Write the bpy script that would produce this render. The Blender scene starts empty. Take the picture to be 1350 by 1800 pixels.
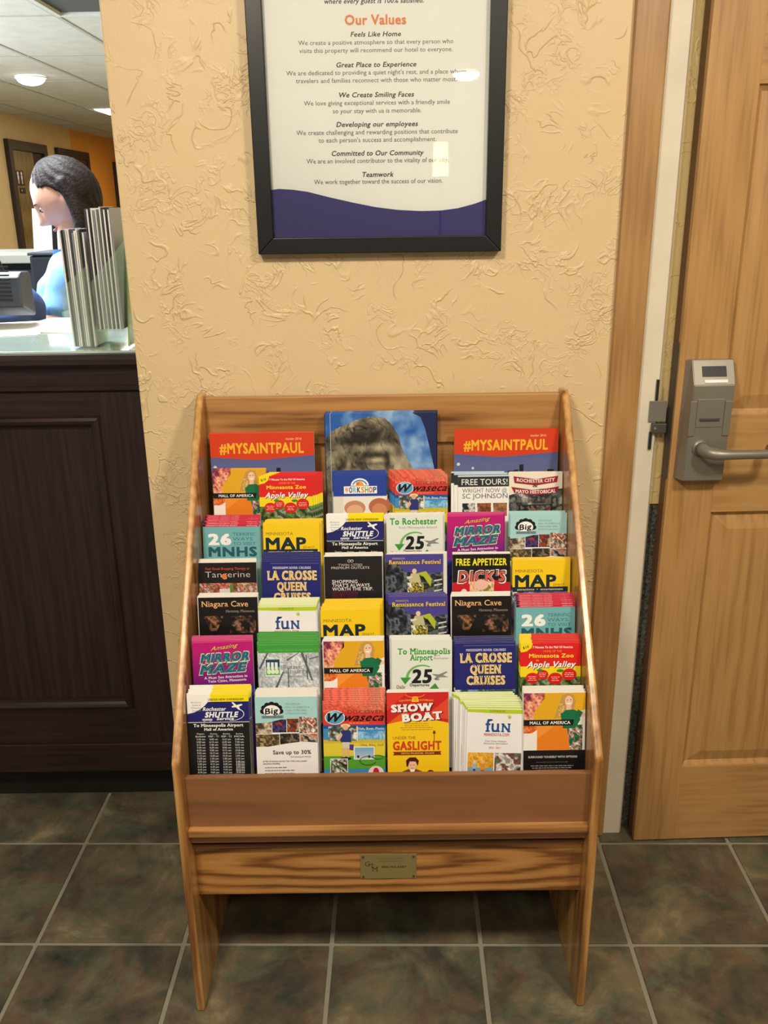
import bpy, bmesh, math, random
import numpy as np
from mathutils import Vector, Matrix
random.seed(7)
S = bpy.context.scene
COL = S.collection
R = math.radians

# ------------------------------------------------------------------ camera
FPX, PITCH, ROLL = 1562.0, R(19.1), R(0.76)
CAM = Vector((0, 0, 1.4))
_F = Vector((0, math.cos(PITCH), -math.sin(PITCH)))
_R0 = Vector((1, 0, 0)); _U0 = Vector((0, math.sin(PITCH), math.cos(PITCH)))
_R = math.cos(ROLL)*_R0 - math.sin(ROLL)*_U0
_U = math.sin(ROLL)*_R0 + math.cos(ROLL)*_U0
cd = bpy.data.cameras.new('camera')
cd.sensor_fit = 'VERTICAL'; cd.sensor_height = 24; cd.lens = 24*FPX/1800
cd.clip_start = 0.05; cd.clip_end = 60
cam = bpy.data.objects.new('camera', cd); COL.objects.link(cam)
m = Matrix((( _R.x, _U.x, -_F.x, CAM.x), (_R.y, _U.y, -_F.y, CAM.y), (_R.z, _U.z, -_F.z, CAM.z), (0, 0, 0, 1)))
cam.matrix_world = m
S.camera = cam
def ray(x, y): return _F*FPX + _R*(x-675) + _U*(900-y)
def at(x, y, Y):            # the point of the photograph's pixel on the plane Y
    d = ray(x, y); return CAM + d*(Y/d.y)
def atz(x, y, Z):
    d = ray(x, y); return CAM + d*((Z-1.4)/d.z)
def atx(x, y, X):
    d = ray(x, y); return CAM + d*(X/d.x)

# ------------------------------------------------------------------ world, lights, exposure
S.view_settings.view_transform = 'Standard'; S.view_settings.look = 'None'
S.view_settings.exposure = -0.07; S.view_settings.gamma = 1.0; S.view_settings.use_curve_mapping = False
S.cycles.use_denoising = True
S.cycles.max_bounces = 8
W = bpy.data.worlds.new('world'); S.world = W; W.use_nodes = True
bg = W.node_tree.nodes['Background']; bg.inputs[0].default_value = (1.0, 0.90, 0.75, 1); bg.inputs[1].default_value = 0.34
def area(name, loc, size, energy, color, rot=(0, 0, 0), sy=None):
    l = bpy.data.lights.new(name, 'AREA'); l.energy = energy; l.color = color; l.size = size
    if sy: l.shape = 'RECTANGLE'; l.size_y = sy
    o = bpy.data.objects.new(name, l); COL.objects.link(o); o.location = loc; o.rotation_euler = rot
    return o
WARM = (1.0, 0.88, 0.71)
area('lobby_light', (-0.55, 0.10, 2.33), 0.24, 33, WARM, (R(20), 0, 0))
area('lobby_light', (0.90, 0.15, 2.33), 0.24, 29, WARM, (R(20), 0, 0))
area('lobby_light', (0.1, -0.72, 2.33), 0.40, 20, WARM, (R(25), 0, 0))
COOL = (0.90, 0.96, 1.0)
area('reception_light', (-1.3, 2.9, 2.33), 0.6, 85, COOL, (0, R(-8), 0))
area('reception_light', (-2.9, 3.6, 2.0), 1.0, 105, (0.82, 0.92, 1.0), (R(10), R(-62), 0))
area('reception_fill', (-3.8, 5.2, 1.35), 1.7, 120, (0.86, 0.94, 1.0), (0, R(-98), 0))  # added cool fill, no window modelled here; lifts the ceiling and lights from the left
area('reception_light', (-1.6, 7.5, 2.3), 0.8, 95, (1.0, 0.92, 0.8))
area('reception_light', (-2.2, 12.6, 2.3), 0.5, 50, (1.0, 0.72, 0.4))

# ------------------------------------------------------------------ materials
def lin(c): return tuple((v/255/12.92 if v/255 <= .04045 else ((v/255+.055)/1.055)**2.4) for v in c[:3])
def rgba(c): return (*lin(c), 1)
MATS = {}
def mat(name, col, rough=.5, metal=0, bump=0, bscale=60, alpha=1, trans=0, emit=0, coat=0, spec=.5, var=None, vscale=8):
    if name in MATS: return MATS[name]
    M = bpy.data.materials.new(name); M.use_nodes = True; nt = M.node_tree; b = nt.nodes['Principled BSDF']
    b.inputs['Base Color'].default_value = rgba(col); b.inputs['Roughness'].default_value = rough
    b.inputs['Metallic'].default_value = metal; b.inputs['Alpha'].default_value = alpha
    b.inputs['Transmission Weight'].default_value = trans; b.inputs['Coat Weight'].default_value = coat
    b.inputs['Specular IOR Level'].default_value = spec
    if emit: b.inputs['Emission Color'].default_value = rgba(col); b.inputs['Emission Strength'].default_value = emit
    tc = nt.nodes.new('ShaderNodeTexCoord')
    n = nt.nodes.new('ShaderNodeTexNoise'); n.inputs['Scale'].default_value = vscale; n.inputs['Detail'].default_value = 4
    nt.links.new(tc.outputs['Object'], n.inputs['Vector'])
    r = nt.nodes.new('ShaderNodeValToRGB'); r.color_ramp.elements[0].position = .3; r.color_ramp.elements[1].position = .7
    c2 = var or tuple(v*.94 for v in col)
    r.color_ramp.elements[0].color = rgba(c2); r.color_ramp.elements[1].color = rgba(col)
    nt.links.new(n.outputs['Fac'], r.inputs[0]); nt.links.new(r.outputs[0], b.inputs['Base Color'])
    if bump:
        n2 = nt.nodes.new('ShaderNodeTexNoise'); n2.inputs['Scale'].default_value = bscale
        nt.links.new(tc.outputs['Object'], n2.inputs['Vector'])
        bu = nt.nodes.new('ShaderNodeBump'); bu.inputs['Strength'].default_value = bump; bu.inputs['Distance'].default_value = .004
        nt.links.new(n2.outputs['Fac'], bu.inputs['Height']); nt.links.new(bu.outputs[0], b.inputs['Normal'])
    MATS[name] = M; return M
def wood(name, cols, axis='x', rings=None, rough=.38, coat=.25, grain=1.0, bump=.25, fine=1.0, wv=.42):
    """fine grain along one axis; rings=(cx, cy, cz, stretch) adds a cathedral figure"""
    M = bpy.data.materials.new(name); M.use_nodes = True; nt = M.node_tree; b = nt.nodes['Principled BSDF']
    N = lambda t: nt.nodes.new(t); L = nt.links.new
    tc = N('ShaderNodeTexCoord'); mp = N('ShaderNodeMapping'); L(tc.outputs['Object'], mp.inputs[0])
    sc = {'x': (.05, 1, 1), 'y': (1, .05, 1), 'z': (1, 1, .05)}[axis]
    mp.inputs['Scale'].default_value = tuple(v*110*fine for v in sc)
    n = N('ShaderNodeTexNoise'); n.inputs['Scale'].default_value = 1; n.inputs['Detail'].default_value = 5; L(mp.outputs[0], n.inputs['Vector'])
    mp2 = N('ShaderNodeMapping'); L(tc.outputs['Object'], mp2.inputs[0])
    sc2 = {'x': (.10, 1, 1), 'y': (1, .10, 1), 'z': (1, 1, .10)}[axis]
    mp2.inputs['Scale'].default_value = tuple(v*9 for v in sc2)
    if rings:
        mp2.inputs['Scale'].default_value = tuple(v*1 for v in sc2)
        mp2.inputs['Location'].default_value = rings
    w = N('ShaderNodeTexWave'); w.wave_type = 'RINGS'; w.rings_direction = 'SPHERICAL' if rings else {'x': 'Z', 'y': 'Z', 'z': 'Y'}[axis]
    w.inputs['Scale'].default_value = 17 if rings else 1.2; w.inputs['Distortion'].default_value = 2.2 if rings else 6
    w.inputs['Detail'].default_value = 3; w.inputs['Detail Scale'].default_value = 1.6 if not rings else 6
    L(mp2.outputs[0], w.inputs['Vector'])
    mx = N('ShaderNodeMath'); mx.operation = 'MULTIPLY_ADD'; mx.inputs[1].default_value = (.60 if not rings else .50)*grain; L(n.outputs['Fac'], mx.inputs[0])
    m2 = N('ShaderNodeMath'); m2.operation = 'MULTIPLY'; m2.inputs[1].default_value = wv if not rings else .40; L(w.outputs['Fac'], m2.inputs[0]); L(m2.outputs[0], mx.inputs[2])
    r = N('ShaderNodeValToRGB'); e = r.color_ramp.elements
    e[0].position = .24; e[1].position = .70; e[0].color = rgba(cols[0]); e[1].color = rgba(cols[2])
    k = e.new(.42); k.color = rgba(cols[1])
    L(mx.outputs[0], r.inputs[0]); L(r.outputs[0], b.inputs['Base Color'])
    b.inputs['Roughness'].default_value = rough; b.inputs['Coat Weight'].default_value = coat; b.inputs['Coat Roughness'].default_value = .25
    bu = N('ShaderNodeBump'); bu.inputs['Strength'].default_value = bump; bu.inputs['Distance'].default_value = .001
    L(n.outputs['Fac'], bu.inputs['Height']); L(bu.outputs[0], b.inputs['Normal'])
    return M
def plaster(name, col, amt=1.0):
    M = bpy.data.materials.new(name); M.use_nodes = True; nt = M.node_tree; b = nt.nodes['Principled BSDF']
    N = lambda t: nt.nodes.new(t); L = nt.links.new
    tc = N('ShaderNodeTexCoord'); n0 = N('ShaderNodeTexNoise'); n0.inputs['Scale'].default_value = 9; n0.inputs['Detail'].default_value = 3
    L(tc.outputs['Object'], n0.inputs['Vector'])
    def band(scale, seed, width, dist):
        mp = N('ShaderNodeMapping'); mp.inputs['Location'].default_value = (seed, seed*2, seed*3); L(tc.outputs['Object'], mp.inputs[0])
        n = N('ShaderNodeTexNoise'); n.inputs['Scale'].default_value = scale; n.inputs['Detail'].default_value = 2.5; n.inputs['Distortion'].default_value = dist
        L(mp.outputs[0], n.inputs['Vector'])
        s = N('ShaderNodeMath'); s.operation = 'SUBTRACT'; s.inputs[1].default_value = .5; L(n.outputs['Fac'], s.inputs[0])
        a = N('ShaderNodeMath'); a.operation = 'ABSOLUTE'; L(s.outputs[0], a.inputs[0])
        mr = N('ShaderNodeMapRange'); mr.interpolation_type = 'SMOOTHSTEP'; mr.inputs['From Min'].default_value = 0; mr.inputs['From Max'].default_value = width
        mr.inputs['To Min'].default_value = 1; mr.inputs['To Max'].default_value = 0; L(a.outputs[0], mr.inputs['Value'])
        # plateau on one side of the contour: trowelled patches with a raised lip
        p = N('ShaderNodeMapRange'); p.interpolation_type = 'SMOOTHSTEP'; p.inputs['From Min'].default_value = -.01; p.inputs['From Max'].default_value = .02
        p.inputs['To Max'].default_value = .10; L(s.outputs[0], p.inputs['Value'])
        ad = N('ShaderNodeMath'); ad.operation = 'ADD'; L(mr.outputs[0], ad.inputs[0]); L(p.outputs[0], ad.inputs[1])
        return ad
    def mask(scale, seed, lo, hi):
        mp = N('ShaderNodeMapping'); mp.inputs['Location'].default_value = (seed, -seed, seed); L(tc.outputs['Object'], mp.inputs[0])
        n = N('ShaderNodeTexNoise'); n.inputs['Scale'].default_value = scale; n.inputs['Detail'].default_value = 1; L(mp.outputs[0], n.inputs['Vector'])
        mr = N('ShaderNodeMapRange'); mr.inputs['From Min'].default_value = lo; mr.inputs['From Max'].default_value = hi; L(n.outputs['Fac'], mr.inputs['Value'])
        return mr
    a = band(15, 3.1, .030, 1.1); am = mask(16, 9, .47, .60)
    c = band(34, 7.7, .055, 1.4); cm = mask(11, 4, .50, .62)
    m1 = N('ShaderNodeMath'); m1.operation = 'MULTIPLY'; L(a.outputs[0], m1.inputs[0]); L(am.outputs[0], m1.inputs[1])
    m2 = N('ShaderNodeMath'); m2.operation = 'MULTIPLY'; L(c.outputs[0], m2.inputs[0]); L(cm.outputs[0], m2.inputs[1])
    m3 = N('ShaderNodeMath'); m3.operation = 'MULTIPLY_ADD'; m3.inputs[1].default_value = .55; L(m2.outputs[0], m3.inputs[0]); L(m1.outputs[0], m3.inputs[2])
    nf = N('ShaderNodeTexNoise'); nf.inputs['Scale'].default_value = 220; L(tc.outputs['Object'], nf.inputs['Vector'])
    m4 = N('ShaderNodeMath'); m4.operation = 'MULTIPLY_ADD'; m4.inputs[1].default_value = .12; L(nf.outputs['Fac'], m4.inputs[0]); L(m3.outputs[0], m4.inputs[2])
    bu = N('ShaderNodeBump'); bu.inputs['Strength'].default_value = .55*amt; bu.inputs['Distance'].default_value = .0034
    L(m4.outputs[0], bu.inputs['Height']); L(bu.outputs[0], b.inputs['Normal'])
    r = N('ShaderNodeValToRGB'); r.color_ramp.elements[0].color = rgba(tuple(v*.96 for v in col)); r.color_ramp.elements[1].color = rgba(col)
    L(n0.outputs['Fac'], r.inputs[0]); L(r.outputs[0], b.inputs['Base Color']); b.inputs['Roughness'].default_value = .42
    b.inputs['Specular IOR Level'].default_value = .4
    return M
def slate(name):
    M = bpy.data.materials.new(name); M.use_nodes = True; nt = M.node_tree; b = nt.nodes['Principled BSDF']
    N = lambda t: nt.nodes.new(t); L = nt.links.new
    tc = N('ShaderNodeTexCoord'); oi = N('ShaderNodeObjectInfo')
    sc = N('ShaderNodeVectorMath'); sc.operation = 'SCALE'; cb = N('ShaderNodeCombineXYZ')
    ml = N('ShaderNodeMath'); ml.operation = 'MULTIPLY'; ml.inputs[1].default_value = 37; L(oi.outputs['Random'], ml.inputs[0])
    L(ml.outputs[0], cb.inputs[0]); L(ml.outputs[0], cb.inputs[2])
    ad = N('ShaderNodeVectorMath'); ad.operation = 'ADD'; L(tc.outputs['Object'], ad.inputs[0]); L(cb.outputs[0], ad.inputs[1])
    n1 = N('ShaderNodeTexNoise'); n1.inputs['Scale'].default_value = 6; n1.inputs['Detail'].default_value = 9; n1.inputs['Roughness'].default_value = .66; n1.inputs['Distortion'].default_value = .5
    n2 = N('ShaderNodeTexNoise'); n2.inputs['Scale'].default_value = 11; n2.inputs['Detail'].default_value = 8; n2.inputs['Roughness'].default_value = .7
    L(ad.outputs[0], n1.inputs['Vector'])
    a2 = N('ShaderNodeVectorMath'); a2.operation = 'ADD'; a2.inputs[1].default_value = (5, 9, 2); L(ad.outputs[0], a2.inputs[0]); L(a2.outputs[0], n2.inputs['Vector'])
    r = N('ShaderNodeValToRGB'); e = r.color_ramp.elements
    e[0].position = .30; e[0].color = rgba((40, 43, 38)); e[1].position = .68; e[1].color = rgba((160, 152, 120))
    for p, c in ((.41, (66, 72, 60)), (.48, (92, 80, 64)), (.53, (96, 102, 82)), (.60, (122, 114, 88))): k = e.new(p); k.color = rgba(c)
    L(n1.outputs['Fac'], r.inputs[0])
    r2 = N('ShaderNodeValToRGB'); e = r2.color_ramp.elements
    e[0].position = .40; e[0].color = rgba((50, 58, 54)); e[1].position = .60; e[1].color = rgba((122, 98, 78))
    L(n2.outputs['Fac'], r2.inputs[0])
    mx = N('ShaderNodeMix'); mx.data_type = 'RGBA'; mx.inputs[0].default_value = .4; L(r.outputs[0], mx.inputs[6]); L(r2.outputs[0], mx.inputs[7])
    L(mx.outputs[2], b.inputs['Base Color']); b.inputs['Roughness'].default_value = .42; b.inputs['Specular IOR Level'].default_value = .4
    bu = N('ShaderNodeBump'); bu.inputs['Strength'].default_value = .5; bu.inputs['Distance'].default_value = .004
    L(n1.outputs['Fac'], bu.inputs['Height']); L(bu.outputs[0], b.inputs['Normal'])
    return M
OAK = ((98, 60, 28), (160, 110, 60), (190, 140, 84))
m_oak_x = wood('oak_across', OAK, 'x', fine=.75, wv=.30, grain=1.15); m_oak_z = wood('oak_upright', ((120, 76, 36), (178, 126, 68), (216, 170, 104)), 'z', fine=.75, wv=.25, grain=1.15, rough=.3, coat=.5)
m_apron = wood('oak_cathedral', ((116, 72, 32), (168, 114, 58), (190, 138, 78)), 'x', rings=(.004, .190, -.297))
m_lip = wood('brown_lip', ((120, 80, 50), (134, 90, 56), (144, 98, 62)), 'x', grain=.6, bump=.1)
m_door_z = wood('door_upright', ((160, 119, 70), (182, 139, 85), (194, 151, 96)), 'z', rough=.42, coat=.1, grain=1.25, fine=1.0, bump=.3, wv=.12)
m_door_x = wood('door_across', ((160, 119, 70), (182, 139, 85), (194, 151, 96)), 'x', rough=.42, coat=.1, grain=1.25, fine=1.0, bump=.3, wv=.12)
m_case = wood('casing_oak', ((158, 117, 70), (178, 136, 84), (190, 148, 95)), 'z', rough=.4, coat=.1, grain=1.0, bump=.1, wv=.12)
m_dooredge = mat('door_edge', (110, 78, 50), .6)
DK = ((34, 20, 21), (50, 30, 30), (66, 42, 40))
m_dark_z = wood('mahogany_upright', DK, 'z', rough=.4, coat=.25, wv=.04, grain=1.1); m_dark_x = wood('mahogany_across', DK, 'x', rough=.32, coat=.4, wv=.04)
m_wall = plaster('plaster', (228, 201, 155)); m_wall_far = plaster('plaster_far', (216, 190, 140), .3)
m_orange = plaster('plaster_orange', (226, 158, 70), .3)
m_tile = slate('slate_tile'); m_grout = mat('grout', (150, 146, 128), .9, bump=.4, bscale=200)
m_white = mat('white_paint', (232, 222, 200), .45, bump=.05, bscale=30)
m_cream = plaster('cream_strip', (240, 214, 150), .8)
m_speck = mat('speckled_strip', (120, 118, 108), .9, bump=.8, bscale=260, var=(50, 48, 42), vscale=180)
m_black = mat('black_frame', (22, 22, 24), .35, spec=.4)
m_steel = mat('brushed_steel', (150, 146, 134), .42, metal=.55, bump=.03, bscale=300)
m_steel_dk = mat('dark_steel', (92, 90, 84), .45, metal=.5)
m_paper = mat('paper', (240, 238, 230), .55)
m_glass = mat('picture_glass', (255, 255, 255), .02, alpha=.05, spec=.4)
def pane_mat(name, tint, through, rough=.02):
    """clear sheet: what is behind shows through, lamps mirror by Fresnel"""
    M = bpy.data.materials.new(name); M.use_nodes = True; nt = M.node_tree; nt.nodes.remove(nt.nodes['Principled BSDF'])
    out = nt.nodes['Material Output']; t = nt.nodes.new('ShaderNodeBsdfTransparent'); g = nt.nodes.new('ShaderNodeBsdfGlossy'); f = nt.nodes.new('ShaderNodeFresnel'); x = nt.nodes.new('ShaderNodeMixShader')
    t.inputs[0].default_value = rgba(tint); g.inputs['Roughness'].default_value = rough; f.inputs['IOR'].default_value = 1.5
    nt.links.new(f.outputs[0], x.inputs[0]); nt.links.new(t.outputs[0], x.inputs[1]); nt.links.new(g.outputs[0], x.inputs[2]); nt.links.new(x.outputs[0], out.inputs[0]); return M
m_glass = pane_mat('picture_pane', (252, 253, 252), 1)
m_acryl = mat('clear_acrylic', (214, 236, 214), .05, alpha=.12, spec=.6)
m_acryl_g = mat('green_acrylic', (150, 176, 96), .12, alpha=.72, spec=.5)
m_brass = mat('brass_plate', (168, 152, 100), .38, metal=.5)
m_toe = mat('toe_kick', (22, 18, 17), .6)
m_ceil = mat('ceiling_tile', (196, 198, 192), .9, bump=.3, bscale=160)
m_tbar = mat('ceiling_bar', (170, 172, 166), .6)
m_lamp = mat('lamp_lit', (255, 252, 244), .5, emit=12)
m_lampw = mat('lamp_warm', (255, 226, 180), .5, emit=9)
m_dull = mat('dull_vent', (72, 78, 76), .8)
m_dkdoor = wood('olive_door', ((96, 82, 48), (116, 100, 60), (130, 114, 72)), 'z')
m_dkframe = mat('dark_door_frame', (44, 32, 26), .5)
m_hair = mat('dark_hair', (40, 28, 25), .62, bump=.5, bscale=140, spec=.25, var=(16, 11, 10), vscale=90)
m_skin = mat('skin', (222, 172, 148), .5, var=(212, 158, 136))
m_shirt = mat('light_blue_shirt', (124, 178, 226), .7, bump=.3, bscale=25, var=(104, 158, 214), vscale=14)
m_shirt2 = mat('blue_shirt', (66, 92, 156), .7, bump=.3, bscale=25, var=(54, 78, 138), vscale=14)
m_trous = mat('navy_trousers', (30, 34, 48), .8)
m_plast = mat('black_plastic', (28, 30, 34), .45)
m_plastg = mat('grey_plastic', (58, 62, 74), .45)
m_navy = mat('navy_cabinet', (30, 44, 58), .5)
m_ink = mat('ink', (30, 26, 24), .5)
m_ctop = mat('counter_glass', (196, 214, 206), .08, var=(180, 204, 196), coat=.6)
m_eye = mat('eye_white', (235, 230, 225), .3); m_lips = mat('lips', (186, 96, 92), .45)
def print_mat(name, rough):
    M = bpy.data.materials.new(name); M.use_nodes = True; b = M.node_tree.nodes['Principled BSDF']
    a = M.node_tree.nodes.new('ShaderNodeAttribute'); a.attribute_name = 'ink'
    M.node_tree.links.new(a.outputs['Color'], b.inputs['Base Color'])
    b.inputs['Roughness'].default_value = rough; b.inputs['Specular IOR Level'].default_value = .4
    return M
m_print = print_mat('printed_cover', .32); m_printm = print_mat('printed_matte', .6)

# ------------------------------------------------------------------ mesh helpers
def props(o, label=None, cat=None, group=None, kind=None):
    if label: o['label'] = label
    if cat: o['category'] = cat
    if group: o['group'] = group
    if kind: o['kind'] = kind
    return o
def empty(name, loc=(0, 0, 0), rz=0, parent=None):
    o = bpy.data.objects.new(name, None); COL.objects.link(o); o.location = loc; o.rotation_euler = (0, 0, rz)
    o.empty_display_size = .05
    if parent: o.parent = parent
    return o
def wloc(o):
    v = Vector((0, 0, 0))
    while o: v += o.location; o = o.parent
    return v
def obj(name, bm, m, parent=None, smooth=False, local=False, origin=None):
    """bm in world coordinates (or the parent's own, local=True); the object's origin goes to `origin` or its parent's"""
    me = bpy.data.meshes.new(name)
    o = bpy.data.objects.new(name, me); COL.objects.link(o)
    base = wloc(parent) if parent else Vector((0, 0, 0))
    if not local:
        org = Vector(origin) if origin is not None else (base if parent else Vector((0, 0, 0)))
        if not parent and origin is None:
            bb = [v.co for v in bm.verts]
            org = Vector(((min(v.x for v in bb)+max(v.x for v in bb))/2, (min(v.y for v in bb)+max(v.y for v in bb))/2, min(v.z for v in bb)))
        for v in bm.verts: v.co -= org
        o.location = org-base if parent else org
    bm.to_mesh(me); bm.free(); me.materials.append(m)
    if smooth:
        for p in me.polygons: p.use_smooth = True
    if parent: o.parent = parent
    return o
def bx(bm, x0, x1, y0, y1, z0, z1, bev=0, M=None):
    r = bmesh.ops.create_cube(bm, size=1)
    vs = r['verts']
    for v in vs: v.co = Vector((x0+(v.co.x+.5)*(x1-x0), y0+(v.co.y+.5)*(y1-y0), z0+(v.co.z+.5)*(z1-z0)))
    if M: 
        for v in vs: v.co = M @ v.co
    if bev:
        es = list({e for v in vs for e in v.link_edges})
        bmesh.ops.bevel(bm, geom=es, offset=bev, segments=2, affect='EDGES', profile=.6)
def box(name, x0, x1, y0, y1, z0, z1, m, parent=None, bev=0, **k):
    bm = bmesh.new(); bx(bm, x0, x1, y0, y1, z0, z1, bev); return obj(name, bm, m, parent, **k)
def extr(bm, pts, x0, x1, ax='x', bev=0):
    """closed outline pts (y, z) extruded along x; ax='y': outline (x, z) extruded along y"""
    f = (lambda t, p: (t, p[0], p[1])) if ax == 'x' else ((lambda t, p: (p[0], t, p[1])) if ax == 'y' else (lambda t, p: (p[0], p[1], t)))
    a = [bm.verts.new(f(x0, p)) for p in pts]; b = [bm.verts.new(f(x1, p)) for p in pts]
    n = len(pts); fs = [bm.faces.new(a), bm.faces.new(b[::-1])]
    for i in range(n): fs.append(bm.faces.new((a[i], b[i], b[(i+1) % n], a[(i+1) % n])))
    bmesh.ops.recalc_face_normals(bm, faces=fs)
    if bev:
        es = list({e for f_ in fs for e in f_.edges}); bmesh.ops.bevel(bm, geom=es, offset=bev, segments=3, affect='EDGES', profile=.5)
def tube(bm, pts, rad, n=12, cap=True):
    pts = [Vector(p) for p in pts]; rs = rad if isinstance(rad, (list, tuple)) else [rad]*len(pts); rings = []
    up = None
    for i, p in enumerate(pts):
        d = (pts[min(i+1, len(pts)-1)]-pts[max(i-1, 0)]).normalized()
        if up is None: up = d.orthogonal().normalized()
        s = d.cross(up).normalized(); up = s.cross(d).normalized()
        rings.append([bm.verts.new(p+(math.cos(2*math.pi*k/n)*up+math.sin(2*math.pi*k/n)*s)*rs[i]) for k in range(n)])
    for a, b in zip(rings, rings[1:]):
        for k in range(n): bm.faces.new((a[k], a[(k+1) % n], b[(k+1) % n], b[k]))
    if cap: bm.faces.new(rings[0][::-1]); bm.faces.new(rings[-1])
def disc(bm, c, r, h, ax='y', n=20):
    d = {'x': Vector((1, 0, 0)), 'y': Vector((0, 1, 0)), 'z': Vector((0, 0, 1))}[ax]
    tube(bm, [Vector(c)-d*h/2, Vector(c)+d*h/2], r, n)
def sub(*segs): return segs

# ------------------------------------------------------------------ flat print: vector artwork as coloured meshes
_tx = {}
def glyphs(s, bold):
    tr = 1+max(0, bold)*2.2; k = (s, tr, min(bold, 0))
    if k in _tx: return _tx[k]
    c = bpy.data.curves.new('t', 'FONT'); c.body = s; c.size = 1; c.resolution_u = 2; c.offset = min(bold, 0); c.space_character = tr; c.fill_mode = 'FRONT'
    o = bpy.data.objects.new('t', c)
    me = o.to_mesh()
    v = np.zeros(len(me.vertices)*3); me.vertices.foreach_get('co', v); v = v.reshape(-1, 3)[:, :2].copy()
    me.calc_loop_triangles()
    t = [tuple(q.vertices) for q in me.loop_triangles]
    o.to_mesh_clear(); bpy.data.objects.remove(o); bpy.data.curves.remove(c)
    if not len(v): v = np.zeros((1, 2)); t = []
    _tx[k] = (v, t); return _tx[k]
CAP = float(glyphs('H', 0)[0][:, 1].max())
def hsh(x, y, s):
    n = np.sin(x*127.1+y*311.7+s*74.7)*43758.5453
    return n-np.floor(n)
def vn(x, y, s):
    xi, yi = np.floor(x), np.floor(y); fx, fy = x-xi, y-yi; fx = fx*fx*(3-2*fx); fy = fy*fy*(3-2*fy)
    a, b, c, d = hsh(xi, yi, s), hsh(xi+1, yi, s), hsh(xi, yi+1, s), hsh(xi+1, yi+1, s)
    return a+(b-a)*fx+(c-a)*fy+(a-b-c+d)*fx*fy
def fbm(x, y, s): return .55*vn(x, y, s)+.3*vn(x*2.1, y*2.1, s+3)+.15*vn(x*4.3, y*4.3, s+9)
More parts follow.
